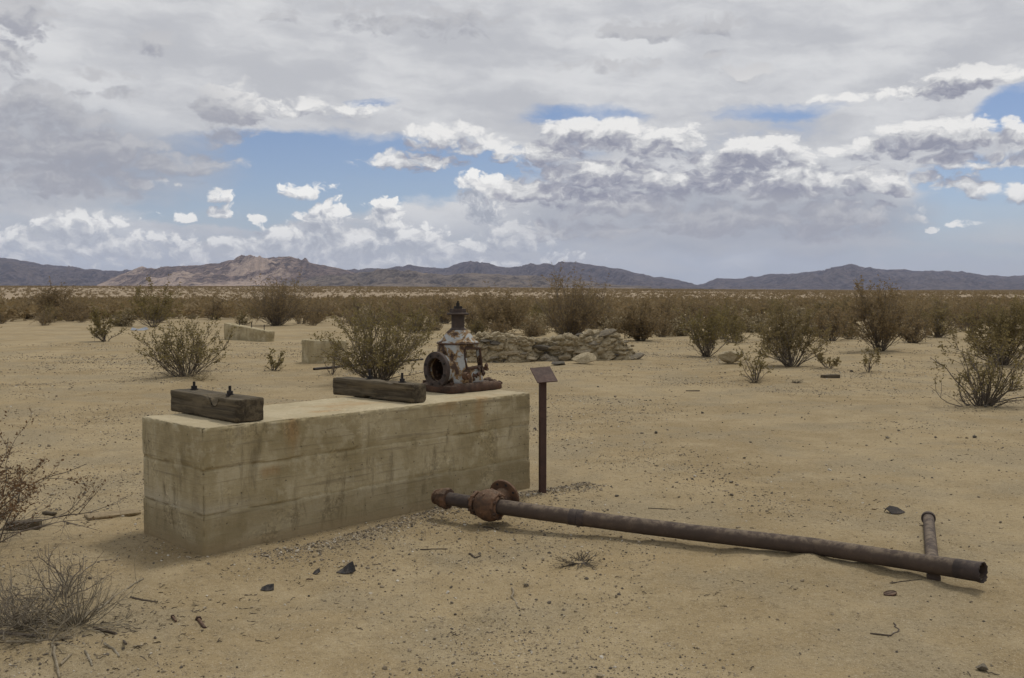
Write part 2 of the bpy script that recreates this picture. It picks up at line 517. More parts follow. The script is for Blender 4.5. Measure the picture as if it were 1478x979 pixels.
def m_sand(b):
    p = position()
    x, y, z = sep(p)
    r = S.m('SQRT', x * x + y * y)
    big = noise(p, 0.35, 4, 0.55)
    mid = noise(p, 2.2, 5, 0.6)
    grit = noise(p, 60.0, 3, 0.75)
    speck = noise(p, 160.0, 2, 0.7)
    grav = sstep(noise(p, 0.8, 5, 0.62), 0.46, 0.62)                 # gravelly patches
    c = mixc(sstep(big * 0.6 + mid * 0.4, 0.40, 0.60), SAND_A, SAND_B)
    c = mixc(grav * 0.65, c, SAND_G)
    drift = sstep(noise(vmath('MULTIPLY', p, (0.5, 1.3, 1.0)), 1.1, 4, 0.55, dist=0.8), 0.56, 0.68)      # smooth windblown sand
    c = mixc(drift * 0.55, c, (0.355, 0.268, 0.145))
    c = mixc(sstep(mid, 0.55, 0.75) * 0.5, c, SAND_P)
    near = sstep(r, 14.0, 40.0, 1.0, 0.0)
    clod = noise(p, 22.0, 4, 0.7)
    calm = 1.0 - drift * 0.7
    c = mixc(sstep(clod, 0.53, 0.66) * 0.52 * calm, c, (0.19, 0.145, 0.085))
    c = mixc(sstep(clod, 0.44, 0.30) * 0.35, c, (0.42, 0.345, 0.235))
    c = mixc(sstep(grit, 0.54, 0.70) * 0.75 * calm * sstep(grav, 0.0, 1.0, 0.55, 1.0), c, (0.12, 0.092, 0.062))
    c = mixc(sstep(grit, 0.44, 0.30) * 0.5, c, (0.46, 0.385, 0.275))
    c = mixc(sstep(speck, 0.58, 0.74) * near * 0.7, c, (0.58, 0.50, 0.39))
    c = mixc(sstep(speck, 0.42, 0.28) * near * 0.6, c, (0.09, 0.07, 0.05))
    # far plain: shrubs too small to tell apart, over pale pinkish soil
    far = sstep(r, 30.0, 220.0)
    c = mixc(far * 0.8, c, (0.33, 0.258, 0.180))
    q = vmath('MULTIPLY', p, (1.0, 1.0, 0.0))
    scrub = sstep(noise(q, 0.22, 3, 0.6), 0.50, 0.56) * sstep(r, 900.0, 1700.0)
    c = mixc(scrub * 0.8, c, (0.10, 0.085, 0.06))
    bcol(b, c)
    b.inputs['Roughness'].default_value = 1.0
    b.inputs['Specular IOR Level'].default_value = 0.08
    h = mid * 0.7 + grit * 0.22 + speck * 0.08 + clod * 0.4
    n = S.node('ShaderNodeBump'); n.inputs['Distance'].default_value = 0.035
    S.put(n.inputs['Strength'], near * 0.95 + 0.05); S.put(n.inputs['Height'], h)
    S.put(b.inputs['Normal'], S(n.outputs[0]))
SAND_A, SAND_B, SAND_G, SAND_P = (0.282, 0.214, 0.115), (0.362, 0.285, 0.166), (0.282, 0.233, 0.148), (0.405, 0.325, 0.198)
M = {}
M['sand'] = mat('sand', m_sand)

def m_concrete(stains):
    def f(b):
        p = ocoord(); x, y, z = sep(p)
        a = noise(p, 2.4, 5, 0.6)
        fine = noise(p, 34.0, 4, 0.7)
        streak = noise(vmath('MULTIPLY', p, (13.0, 13.0, 2.6)), 1.0, 6, 0.70, dist=0.6)
        smask = sstep(noise(p, 1.7, 3, 0.5), 0.42, 0.62)
        board = noise(vmath('MULTIPLY', p, (1.5, 1.5, 38.0)), 1.0, 5, 0.62, dist=0.3)
        cloud = noise(p, 5.5, 5, 0.65)
        c = mixc(sstep(a, 0.34, 0.66), (0.295, 0.240, 0.130), (0.440, 0.372, 0.232))
        c = mixc(sstep(cloud, 0.50, 0.62) * 0.45, c, (0.52, 0.455, 0.31))
        c = mixc(sstep(cloud, 0.46, 0.32) * 0.35, c, (0.20, 0.165, 0.10))
        c = mixc(sstep(streak, 0.50, 0.68) * (smask * 0.65 + 0.15), c, (0.150, 0.120, 0.068))
        c = mixc(sstep(board, 0.54, 0.66) * 0.50, c, (0.19, 0.155, 0.095))
        c = mixc(sstep(streak, 0.44, 0.28) * smask * 0.45, c, (0.47, 0.425, 0.33))
        if stains:
            # one pour per form board: tone differs a little from lift to lift
            zz = z + (noise(p, 3.0, 4, 0.6) - 0.5) * 0.03
            c = mixc(sstep(zz, 0.252, 0.238) * 0.42, c, (0.215, 0.172, 0.098))
            c = mixc(sstep(zz, 0.10, 0.02) * 0.6, c, (0.30, 0.225, 0.125))
            c = mixc(sstep(zz, 0.36, 0.255, 0.0, 1.0) * sstep(zz, 0.245, 0.255) * sstep(x, 0.6, 0.0) * 0.5, c, (0.43, 0.39, 0.30))
            # paler upper face, mixed in by height
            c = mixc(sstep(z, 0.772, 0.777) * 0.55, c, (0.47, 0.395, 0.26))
            rust = None
            for (cx, cy, cz, sx, sy, sz) in stains:
                q = vmath('MULTIPLY_ADD', p, (1 / sx, 1 / sy, 1 / sz), (-cx / sx, -cy / sy, -cz / sz))
                e = 1.0 - vmath('LENGTH', q)
                rust = e if rust is None else smax(rust, e)
            rn = noise(vmath('MULTIPLY', p, (7.0, 7.0, 2.0)), 1.0, 5, 0.65)
            rf = sstep(rust * 0.8 + (rn - 0.5) * 2.4, 0.15, 0.9)
            c = mixc(rf * 0.55, c, (0.34, 0.205, 0.085))
        c = mixc(sstep(fine, 0.62, 0.74) * 0.6, c, (0.15, 0.125, 0.09))
        pit = voronoi(p, 16.0)
        c = mixc(sstep(pit, 0.10, 0.05) * 0.7, c, (0.09, 0.075, 0.055))
        ag = sep(voronoi(p, 70.0, color=True))[0]
        agg = comb(ag, ag, ag)
        c = mixc(sstep(noise(p, 3.5, 3, 0.6), 0.52, 0.64) * 0.22, c, agg, 'OVERLAY')
        bcol(b, c)
        h = fine * 0.35 + cloud * 0.5 + board * 0.35 + sstep(pit, 0.05, 0.13) * 0.35
        bump(b, h, 0.8, 0.014)
    return f
M['concrete'] = mat('board_formed_concrete', m_concrete([
    (1.35, 0.35, 0.78, 0.55, 0.28, 0.05), (1.05, 0.20, 0.78, 0.3, 0.12, 0.05), (2.35, 0.06, 0.78, 0.28, 0.25, 0.06), (2.28, 0.0, 0.72, 0.10, 0.05, 0.30), (0.62, 0.0, 0.70, 0.10, 0.05, 0.22), (1.95, 0.0, 0.75, 0.25, 0.05, 0.10), (0.45, 0.0, 0.46, 0.16, 0.04, 0.07)]))
M['concrete_plain'] = mat('plain_concrete', m_concrete(None))

def m_rust(dark, mid, light, k=1.0, gloss=0.85, dust=0.35):
    def f(b):
        p = ocoord()
        a = noise(p, 7.0 * k, 6, 0.65); c2 = noise(p, 32.0 * k, 5, 0.7); fine = noise(p, 120.0 * k, 3, 0.7)
        c = mixc(sstep(a, 0.34, 0.62), dark, mid)
        c = mixc(sstep(a * 0.5 + c2 * 0.5, 0.52, 0.68) * 0.8, c, light)
        c = mixc(sstep(fine, 0.58, 0.76) * 0.5, c, (0.03, 0.022, 0.018))
        nz = sep(S(S.node('ShaderNodeNewGeometry').outputs['Normal']))[2]
        c = mixc(S.m('MULTIPLY', sstep(nz, 0.25, 0.95), sstep(c2, 0.40, 0.60)) * dust, c, (0.30, 0.235, 0.16))   # settled sand dust
        bcol(b, c)
        b.inputs['Roughness'].default_value = gloss
        bump(b, a * 0.4 + c2 * 0.5 + fine * 0.25, 0.6, 0.006)
    return f
M['pipe_rust'] = mat('pipe_rust', m_rust((0.062, 0.046, 0.037), (0.082, 0.059, 0.045), (0.120, 0.088, 0.064), 0.6, 0.8, 0.45))
M['pipe_dark'] = mat('dark_pipe_steel', m_rust((0.045, 0.036, 0.033), (0.07, 0.052, 0.045), (0.10, 0.07, 0.055), 1.0, 0.75, 0.2))
M['cast_rust'] = mat('cast_iron_rust', m_rust((0.07, 0.045, 0.032), (0.145, 0.08, 0.047), (0.21, 0.12, 0.07), 1.6, 0.9, 0.3))
M['deep_rust'] = mat('deep_rust', m_rust((0.05, 0.032, 0.024), (0.10, 0.058, 0.04), (0.17, 0.09, 0.05), 1.4, 0.9, 0.25))
M['sign_rust'] = mat('sign_steel', m_rust((0.055, 0.032, 0.026), (0.075, 0.042, 0.033), (0.095, 0.052, 0.038), 0.8, 0.7, 0.1))
M['black_iron'] = mat('black_iron', m_rust((0.022, 0.020, 0.019), (0.04, 0.033, 0.03), (0.06, 0.045, 0.036), 2.0, 0.75, 0.1))
M['inside'] = mat('rusty_inside', m_rust((0.025, 0.015, 0.010), (0.065, 0.032, 0.016), (0.12, 0.06, 0.026), 2.0, 0.95, 0.0))
def m_flaked(b):
    p = ocoord()
    a = noise(p, 7.5, 6, 0.62, dist=0.5); c2 = noise(p, 22.0, 5, 0.7); fine = noise(p, 90.0, 3, 0.7)
    paint = mixc(c2, (0.29, 0.305, 0.305), (0.46, 0.465, 0.445))
    edge = mixc(c2, (0.21, 0.125, 0.055), (0.31, 0.215, 0.115))
    iron = mixc(c2, (0.04, 0.03, 0.025), (0.11, 0.065, 0.042))
    v = a * 0.75 + c2 * 0.25
    c = mixc(sstep(v, 0.490, 0.460), edge, iron)
    c = mixc(sstep(v, 0.512, 0.535), c, paint)
    c = mixc(sstep(noise(vmath('MULTIPLY', p, (14.0, 14.0, 2.0)), 1.0, 4, 0.6), 0.56, 0.72) * 0.6, c, edge)
    c = mixc(sstep(fine, 0.60, 0.74) * 0.5, c, (0.05, 0.035, 0.025))
    bcol(b, c); b.inputs['Roughness'].default_value = 0.8
    bump(b, sstep(v, 0.49, 0.56) * 0.6 + c2 * 0.4 + fine * 0.2, 0.7, 0.006)
M['flaked'] = mat('flaked_paint_iron', m_flaked)

def m_wood(b):
    p = ocoord()
    g = noise(vmath('MULTIPLY', p, (1.6, 26.0, 26.0)), 1.0, 6, 0.65, dist=0.6)
    g2 = noise(vmath('MULTIPLY', p, (3.0, 90.0, 90.0)), 1.0, 4, 0.7)
    big = noise(p, 4.0, 4, 0.6)
    c = mixc(sstep(g, 0.34, 0.66), (0.046, 0.037, 0.025), (0.138, 0.110, 0.070))
    c = mixc(sstep(big, 0.5, 0.72) * 0.45, c, (0.155, 0.125, 0.080))
    c = mixc(sstep(g2, 0.55, 0.72) * 0.6, c, (0.030, 0.024, 0.018))
    bcol(b, c); b.inputs['Roughness'].default_value = 0.95
    bump(b, g * 0.6 + g2 * 0.5, 0.8, 0.01)
M['wood'] = mat('weathered_timber', m_wood)

def m_stone(dark, light, k=1.0):
    def f(b):
        p = ocoord(); r = objrand()
        a = noise(p, 3.0 * k, 5, 0.6); fine = noise(p, 24.0 * k, 4, 0.7)
        c = mixc(sstep(a, 0.3, 0.7), dark, light)
        c = mixc(0.5 * r, c, tuple(q * 0.6 for q in light))
        c = mixc(sstep(fine, 0.56, 0.74) * 0.5, c, tuple(q * 0.45 for q in dark))
        bcol(b, c); bump(b, a * 0.5 + fine * 0.4, 0.7, 0.02)
    return f
M['mortar'] = mat('sandy_mortar', m_stone((0.29, 0.235, 0.14), (0.46, 0.385, 0.255), 2.0))
M['stone'] = mat('field_stone', m_stone((0.15, 0.125, 0.095), (0.31, 0.265, 0.19), 1.2))
M['stone_dark'] = mat('dark_field_stone', m_stone((0.075, 0.066, 0.054), (0.15, 0.13, 0.10), 1.2))
M['stone_tan'] = mat('tan_field_stone', m_stone((0.27, 0.22, 0.14), (0.42, 0.35, 0.24), 1.2))
def m_pebble(b):
    r = objrand(); p = ocoord()
    c = ramp(r, [(0.0, (0.08, 0.068, 0.056)), (0.22, (0.15, 0.125, 0.09)), (0.45, (0.25, 0.20, 0.13)), (0.85, (0.36, 0.29, 0.19)), (1.0, (0.62, 0.57, 0.47))])
    c = mixc(noise(p, 2.0, 3, 0.6) * 0.4, c, (0.10, 0.08, 0.06))
    bcol(b, c)
M['pebble'] = mat('pebble', m_pebble)

def m_leaf(a, c, e, thin=False):
    def f(b):
        p = ocoord()
        n = noise(p, 9.0, 3, 0.6); n2 = noise(p, 70.0, 2, 0.6); r = objrand()
        k = mixc(sstep(n * 0.45 + n2 * 0.55, 0.38, 0.62), a, c)
        k = mixc(sstep(r, 0.3, 1.0) * 0.55, k, e)
        bcol(b, k); b.inputs['Roughness'].default_value = 0.75
        b.inputs['Specular IOR Level'].default_value = 0.2
        if thin:
            tr = S.node('ShaderNodeBsdfTranslucent'); S.put(tr.inputs[0], k)
            mx = S.node('ShaderNodeMixShader'); mx.inputs[0].default_value = 0.4
            S.tree.links.new(b.outputs[0], mx.inputs[1]); S.tree.links.new(tr.outputs[0], mx.inputs[2])
            out = [q for q in S.tree.nodes if q.type == 'OUTPUT_MATERIAL'][0]
            S.tree.links.new(mx.outputs[0], out.inputs[0])
    return f
M['leaf'] = mat('creosote_leaf', m_leaf((0.13, 0.102, 0.040), (0.285, 0.232, 0.095), (0.24, 0.185, 0.095), True))
M['leaf_brown'] = mat('browned_leaf', m_leaf((0.15, 0.110, 0.056), (0.32, 0.235, 0.122), (0.27, 0.205, 0.112), True))
M['leaf_seed'] = mat('seed_head', m_leaf((0.095, 0.052, 0.026), (0.21, 0.125, 0.062), (0.16, 0.10, 0.058), True))
M['straw'] = mat('dry_straw', m_leaf((0.21, 0.165, 0.085), (0.40, 0.33, 0.20), (0.33, 0.27, 0.17)))
M['stem'] = mat('grey_stem', m_leaf((0.090, 0.072, 0.056), (0.205, 0.172, 0.132), (0.15, 0.122, 0.094)))
M['twig_pale'] = mat('bleached_twig', m_leaf((0.15, 0.125, 0.085), (0.30, 0.26, 0.19), (0.24, 0.19, 0.12)))
M['twig_dark'] = mat('dark_twig', m_leaf((0.05, 0.038, 0.026), (0.105, 0.085, 0.06), (0.08, 0.06, 0.045)))
M['dead_grey'] = mat('dead_grey_wood', m_leaf((0.14, 0.118, 0.088), (0.29, 0.25, 0.19), (0.22, 0.18, 0.13)))
M['dusty_board'] = mat('dusty_board', m_leaf((0.20, 0.150, 0.082), (0.29, 0.222, 0.128), (0.24, 0.18, 0.10)))
M['scrap_black'] = mat('black_scrap', m_rust((0.02, 0.02, 0.021), (0.032, 0.031, 0.032), (0.05, 0.046, 0.044), 2.0, 0.7, 0.25))
M['scrap_blue'] = mat('blue_grey_scrap', m_rust((0.16, 0.18, 0.21), (0.24, 0.27, 0.31), (0.33, 0.36, 0.40), 1.0, 0.6, 0.2))

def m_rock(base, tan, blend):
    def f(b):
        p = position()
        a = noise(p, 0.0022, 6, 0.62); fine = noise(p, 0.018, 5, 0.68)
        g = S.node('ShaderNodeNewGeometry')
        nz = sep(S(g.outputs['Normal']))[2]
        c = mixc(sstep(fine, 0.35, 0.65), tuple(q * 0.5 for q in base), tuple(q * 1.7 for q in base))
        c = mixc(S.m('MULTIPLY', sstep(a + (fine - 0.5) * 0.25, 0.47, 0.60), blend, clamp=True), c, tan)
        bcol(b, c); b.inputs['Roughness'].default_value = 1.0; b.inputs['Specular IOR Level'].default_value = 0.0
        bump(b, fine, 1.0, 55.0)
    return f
M['rock_far'] = mat('dark_mountain_rock', m_rock((0.090, 0.072, 0.066), (0.19, 0.155, 0.13), 0.30))
M['rock_tan_sunlit'] = mat('sunlit_tan_mountain_rock', m_rock((0.150, 0.110, 0.088), (0.52, 0.395, 0.30), 0.9))  # tan rock; sun patches on the hills are put into its paler colour
M['rock_low'] = mat('low_hill_rock', m_rock((0.135, 0.108, 0.080), (0.28, 0.22, 0.155), 0.6))

# ------------------------------------------------------------------ ground
RZ = np.array([0, 30, 45, 60, 85, 110, 150, 200, 300, 400, 700, 1000, 2000, 6000, 14000], float)
ZZ = np.array([0, 0, -0.12, -0.32, -0.62, -0.70, -0.60, -0.35, 0.45, 1.35, 3.7, 5.7, 9.5, 24.0, 44.0], float)
BLK_N, BLK_A, BLK_L, BLK_W, BLK_H = Vector((-1.854, 5.853, 0.0)), 0.801, 2.874, 0.793, 0.778
def blk(u, v, z=0.0):
    """a point in the concrete block's own axes: u along, v across, away from the camera"""
    c, s = math.cos(BLK_A), math.sin(BLK_A)
    return Vector((BLK_N.x + c * u - s * v, BLK_N.y + s * u + c * v, z))

_fp = random.Random(12)
PRINTS = []
for _walk in range(9):                                     # faint footprints crossing the clearing
    _x, _y, _a = _fp.uniform(-3.5, 4.5), _fp.uniform(4.0, 9.0), _fp.uniform(0, 6.28)
    for _k in range(9):
        _side = 0.09 if _k % 2 else -0.09
        PRINTS.append((_x + math.cos(_a) * 0.62 * _k - math.sin(_a) * _side, _y + math.sin(_a) * 0.62 * _k + math.cos(_a) * _side, _a + _fp.uniform(-0.2, 0.2), _fp.uniform(0.008, 0.017)))

def terrain(x, y, fine=True):
    x = np.asarray(x, float); y = np.asarray(y, float)
    r = np.sqrt(x * x + y * y)
    az = np.arctan2(x, np.maximum(y, 1e-6))
    side = np.where(y > 0, np.clip(1.0 - 0.75 * np.clip((az + 0.15) / 0.5, 0, 1), 0.25, 1.0), 0.6)
    base = np.interp(r, RZ, ZZ)
    base = np.where(base > 0, base * side, base)
    wob = np.clip((r - 30) / 60, 0, 1) * 0.25 * fbm(x / 37.0, y / 37.0, 3, 5) + np.clip((r - 500) / 2000, 0, 1) * 3.0 * fbm(x / 900.0, y / 900.0, 3, 9)
    near = 0.042 * fbm(x / 2.6, y / 2.6, 3, 1) + 0.022 * fbm(x / 0.7, y / 0.7, 3, 2)
    if fine:
        k = np.clip((14 - r) / 8, 0, 1)
        rp = fbm(x / 0.9, y / 0.9, 2, 61)
        near = near + k * (0.015 * fbm(x / 0.16, y / 0.16, 3, 3, 0.6) + 0.012 * np.clip(ridged(x / 0.5, y / 0.5, 3, 14) - 0.62, 0, 1) * np.clip(rp + 0.35, 0, 1) * 5.0)
        sel = np.flatnonzero((r < 15).ravel())
        if sel.size:
            xs, ys = x.ravel()[sel], y.ravel()[sel]
            add = np.zeros(sel.size)
            for fx_, fy_, fa_, fd_ in PRINTS:
                ca, sa = math.cos(fa_), math.sin(fa_)
                uu = ((xs - fx_) * ca + (ys - fy_) * sa) / 0.125; vv = (-(xs - fx_) * sa + (ys - fy_) * ca) / 0.05
                d2 = uu * uu + vv * vv
                m_ = d2 < 9
                add[m_] += fd_ * (-np.exp(-d2[m_] ** 2) + 0.35 * np.exp(-((np.sqrt(d2[m_]) - 1.45) / 0.35) ** 2))
            near = near + 0.0
            flat = near.ravel(); flat[sel] += add; near = flat.reshape(x.shape)
    # sand drifted against and hollowed round the block; low drift behind the pipe
    c, s = math.cos(BLK_A), math.sin(BLK_A)
    u = (x - BLK_N.x) * c + (y - BLK_N.y) * s
    v = -(x - BLK_N.x) * s + (y - BLK_N.y) * c
    du = np.maximum(np.maximum(-u, u - BLK_L), 0); dv = np.maximum(np.maximum(-v, v - BLK_W), 0)
    db = np.sqrt(du * du + dv * dv)
    near = near * (0.35 + 0.65 * np.clip(db / 0.6, 0, 1))
    near = near + 0.05 * np.exp(-((x + 3.1) ** 2 / 0.8 + (y - 4.75) ** 2 / 0.35))       # hummock under the dead brush
    return base + wob + near

def tz(x, y): return float(terrain(np.array([x]), np.array([y]))[0])
def on(px, py):
    p = gp(px, py)
    for _ in range(3): p = gp(px, py, tz(p.x, p.y))
    return p

def build_ground():
    dense = np.linspace(-R(34), R(34), 560)
    rest = np.linspace(R(34), 2 * math.pi - R(34), 90)[1:-1]
    ang = np.concatenate([dense, rest])
    rr = [1.2]
    while rr[-1] < 12500:
        q = rr[-1]
        rr.append(q * (1.0062 if q < 14 else 1.010 if q < 60 else 1.022 if q < 1500 else 1.05))
    rr = np.array(rr)
    A, Q = np.meshgrid(ang, rr)
    x, y = Q * np.sin(A), Q * np.cos(A)
    z = terrain(x, y)
    na, nr = len(ang), len(rr)
    v = np.stack([x.ravel(), y.ravel(), z.ravel()], 1)
    i = np.arange(nr - 1)[:, None] * na; j = np.arange(na)[None, :]; j2 = (j + 1) % na
    f = np.stack([(i + j).ravel(), (i + j2).ravel(), (i + na + j2).ravel(), (i + na + j).ravel()], 1)[:, ::-1]
    v = np.vstack([v, [[0, 0, float(terrain(np.array([0.0]), np.array([0.0]))[0])]]])
    me = big_mesh('ground', v, f)
    o = obj('ground', me, M['sand'])
    tag(o, 'sandy desert ground running out to the far plain', kind='structure')
    print('ground quads', len(f))
build_ground()

# ------------------------------------------------------------------ mountains
def build_range(name, label, prof, dist, half, matl, seed, spur=0.5, back=0.6, rough=1.0, foot=414.0):
    """a range whose crest follows the given skyline; flanks with spurs and gullies in front and behind"""
    pa = np.array([azel(px, 420)[0] for px, _ in prof]); pe = np.array([(420.0 - py) / FPX for _, py in prof])
    n = int((pa[-1] - pa[0]) / 0.00125)
    a = np.linspace(pa[0], pa[-1], n)
    e = np.interp(a, pa, pe)
    t = np.concatenate([-np.linspace(1, 0, 46) ** 0.9, np.linspace(0, 1, 9)[1:]])
    A, T = np.meshgrid(a, t)
    E = np.interp(A, pa, pe)
    amp = np.clip(E * FPX / 12.0, 0.0, 1.0) / FPX
    E = E + amp * (2.2 * fbm(A * 48.0, A * 0 + seed, 4, seed, 0.6) + 2.4 * (ridged(A * 110.0, A * 0 + seed, 3, seed + 5) - 0.62))
    X0 = A * dist
    depth = dist + T * half * np.where(T > 0, back, 1.0)
    crest = E * dist / np.cos(A)
    base = (420.0 - foot) / FPX * (dist - half)
    crest = np.maximum(crest + CAM_H, base + 4)
    sw = 420.0 * rough
    rg = ridged(X0 / sw + 0.35 * T * half / sw, T * half / (sw * 2.6), 5, seed)          # spurs run down the slope
    rg2 = ridged(X0 / (sw * 0.33), T * half / (sw * 0.6), 4, seed + 7)
    fall = np.clip(1 - np.abs(T), 0, 1)
    shape = fall ** 1.25
    mid = np.abs(T) * fall * 4
    h = base + (crest - base) * np.clip(shape + spur * mid * (rg - 0.62) * 2.4 + 0.30 * mid * (rg2 - 0.6), -0.05, None)
    h = h + (crest - base) * 0.05 * fbm(X0 / 120.0, T * half / 120.0, 3, seed + 3) * np.clip(np.abs(T) * 3, 0.25, 1) * fall
    h = np.where(fall <= 0, base - 4, h)
    x = depth * np.tan(A) ; y = depth
    v = np.stack([x.ravel(), y.ravel(), h.ravel()], 1)
    nr, na = len(t), len(a)
    i = np.arange(nr - 1)[:, None] * na; j = np.arange(na - 1)[None, :]
    f = np.stack([(i + j).ravel(), (i + j + 1).ravel(), (i + na + j + 1).ravel(), (i + na + j).ravel()], 1)
    o = obj(name, big_mesh(name, v, f), matl)
    tag(o, label, kind='structure')
    return o

build_range('mountain_range', 'dark low mountain range on the left skyline',
    [(-900, 400), (-700, 385), (-520, 372), (-350, 383), (-180, 370), (-90, 379), (-40, 374), (0, 377), (20, 378), (60, 385), (100, 389), (140, 392), (185, 394), (230, 398), (300, 405), (360, 412)], 9000, 2300, M['rock_far'], 11)
build_range('mountain_range', 'broad bluish mountain range behind the tan hills in the middle',
    [(430, 411), (500, 391), (530, 387), (560, 388), (590, 383), (610, 386), (640, 387), (665, 379), (680, 377), (700, 382), (730, 387), (760, 383), (790, 380), (800, 383), (812, 378), (830, 379), (850, 382), (870, 385), (900, 391), (940, 399), (962, 402), (985, 406), (1006, 411), (1030, 415)], 9600, 2400, M['rock_far'], 23, foot=415)
build_range('mountain_range', 'long bluish mountain range with one pointed peak on the right skyline',
    [(1000, 414), (1015, 409), (1035, 403), (1060, 403), (1090, 401), (1110, 397), (1150, 396), (1185, 394), (1203, 389), (1228, 382.5), (1242, 386), (1262, 391), (1300, 391), (1330, 394), (1345, 393), (1385, 396), (1420, 399), (1445, 401), (1478, 400), (1540, 393), (1650, 384), (1800, 392), (1950, 378), (2150, 389), (2400, 400)], 9600, 2300, M['rock_far'], 37, foot=419)
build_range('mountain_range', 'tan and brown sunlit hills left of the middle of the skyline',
    [(140, 412), (185, 396), (205, 390), (240, 388), (265, 386), (290, 385), (330, 380), (350, 378), (370, 372.5), (385, 374), (398, 373), (412, 371.5), (430, 374), (447, 380), (466, 383), (490, 388), (510, 394), (540, 402), (580, 410)], 6600, 1500, M['rock_tan_sunlit'], 51, 0.6, foot=415)
build_range('mountain_range', 'low brown foothills in front of the middle range',
    [(330, 413), (430, 405), (470, 399), (500, 395), (530, 392), (560, 391), (600, 393), (630, 395), (650, 396), (690, 394), (720, 395), (745, 399), (770, 399), (800, 403), (850, 406), (900, 411), (940, 414)], 5600, 900, M['rock_low'], 67, 0.6, rough=0.6, foot=414.5)

# ------------------------------------------------------------------ the concrete foundation block
Z1, Z2 = 0.245, 0.522
SINK = 0.12
def blk_disp(p, n):
    z = p.z - SINK
    side = 1.0 - abs(n.z)
    dsp = 0.0035 * n3(p, 2.2, 1.0) + 0.0022 * n3(p, 9.0, 4.0) + 0.0012 * n3(p, 30.0, 8.0)
    wav = 0.006 * n3((p.x, p.y, 0), 3.0, 6.0)
    if side > 0.3:
        for zc, off in ((Z1, 0.006), (Z2, -0.004)):
            e = (z - zc - wav)
            if e < 0: dsp += off * (1.0 if zc == Z1 else 0.8)                     # each lift stands a few millimetres off the next
            if abs(e) < 0.0062: dsp -= 0.012 * (0.6 + 0.8 * n3(p, 14.0, 2.0))      # joint left by the form boards
        for zc in (0.12, 0.37, 0.64):
            if abs(z - zc - wav) < 0.005: dsp += 0.0018
    edge = 1.0 - max(abs(n.x), abs(n.y), abs(n.z))
    if edge > 0.02:                                                               # chipped arrises
        c = n3(p, 18.0, 3.0) + 0.6 * n3(p, 45.0, 5.0)
        dsp -= 0.020 * max(0.0, c) + 0.05 * max(0.0, n3(p, 6.0, 9.0) - 0.22)
    return dsp
me = rough_box('concrete_block', (BLK_L, BLK_W, BLK_H + SINK), 0.019, 0.007, blk_disp, extra_z=(Z1 + SINK, Z2 + SINK))
for v in me.vertices: v.co.z -= SINK
o = obj('concrete_block', me, M['concrete'], loc=BLK_N, rot=(0, 0, BLK_A))
tag(o, 'long weathered board-formed concrete block in the foreground carrying two timbers', 'concrete block')

# ------------------------------------------------------------------ timbers with anchor bolts
def timber(label, a, b, width, height, z, bolts, notch, seed):
    a, b = Vector(a), Vector(b)
    L = (b - a).length
    rz = math.atan2(b.y - a.y, b.x - a.x)
    root = empty('timber', (a.x, a.y, z), rz)
    tag(root, label, 'timber', 'timbers bolted on the concrete block')
    def disp(p, n):
        dsp = 0.004 * n3((p.x * 1.2, p.y * 9, p.z * 9), 1.0, seed) + 0.0045 * n3((p.x * 2.0, p.y * 40, p.z * 40), 1.0, seed + 2)
        e = 1.0 - max(abs(n.x), abs(n.y), abs(n.z))
        if e > 0.02: dsp -= 0.014 * max(0.0, n3((p.x * 5, p.y * 12, p.z * 12), 1.0, seed + 5))
        if abs(n.x) > 0.8: dsp += 0.007 * n3((0, p.y * 45, p.z * 45), 1.0, seed + 6)
        crack = abs(n3((p.x * 1.1, p.y * 3 + p.z * 22, 0), 1.0, seed + 9))
        if crack < 0.06 and abs(n.x) < 0.7: dsp -= 0.010
        return dsp
    me = rough_box('beam', (L, width, height), 0.016, 0.008, disp)
    if notch:
        nx, nr = notch
        for v in me.vertices:                                   # half-round seat cut across the upper edge
            if v.co.y < width * 0.42:
                dx_ = (v.co.x - nx) / nr
                zc = height - 0.004 - nr * math.sqrt(max(0.0, 1 - dx_ * dx_)) if abs(dx_) < 1 else 9
                if v.co.z > zc: v.co.z = zc
    obj('beam', me, M['wood'], root)
    for (x, y, hh) in bolts:
        m = MB(); m.tube([(x, y, height - 0.02), (x, y, height + hh)], 0.0095, 10)
        bo = m.build('anchor_bolt', M['black_iron'], root, smooth=True)
        m = MB(); m.prism((x, y, height + 0.006), 0.021, 0.020, 6, turn=0.4); m.build('nut', M['black_iron'], bo)
        m = MB(); m.prism((x, y, height - 0.003), 0.032, 0.008, 4, turn=0.5); m.build('washer', M['black_iron'], bo)
    return root
ZB = BLK_H
q1, q2 = gp(340, 612, ZB), gp(246, 594, ZB)
t_dir = (q2 - q1).normalized(); t_n = Vector((t_dir.y, -t_dir.x, 0))
timber('thick notched timber with two bolts across the near left end of the concrete block', q2, q1, 0.20, 0.145, ZB + 0.004,
       [(0.11, 0.12, 0.055), (0.60, 0.12, 0.06)], (0.60, 0.062), 3.0)
q1, q2 = gp(594, 583, ZB), gp(480, 570.5, ZB)
timber('grey cracked timber lying on the concrete block beside the rusty valve casting', q2, q1, 0.15, 0.135, ZB + 0.004,
       [(0.33, 0.10, 0.075), (0.70, 0.10, 0.07)], None, 17.0)

# ------------------------------------------------------------------ rusty valve casting on the block
VC = gp(652, 566, ZB)                                  # centre of the body on the block
VC = Vector((VC.x, VC.y, ZB)) + Vector((math.cos(BLK_A), math.sin(BLK_A), 0)) * 0.10 + Vector((-math.sin(BLK_A), math.cos(BLK_A), 0)) * 0.12 + Vector((0.06, 0.0, 0))
val = empty('valve_casting', VC, BLK_A)
tag(val, 'rusted iron valve casting with flaking pale paint and round flanged port on the concrete block', 'valve')
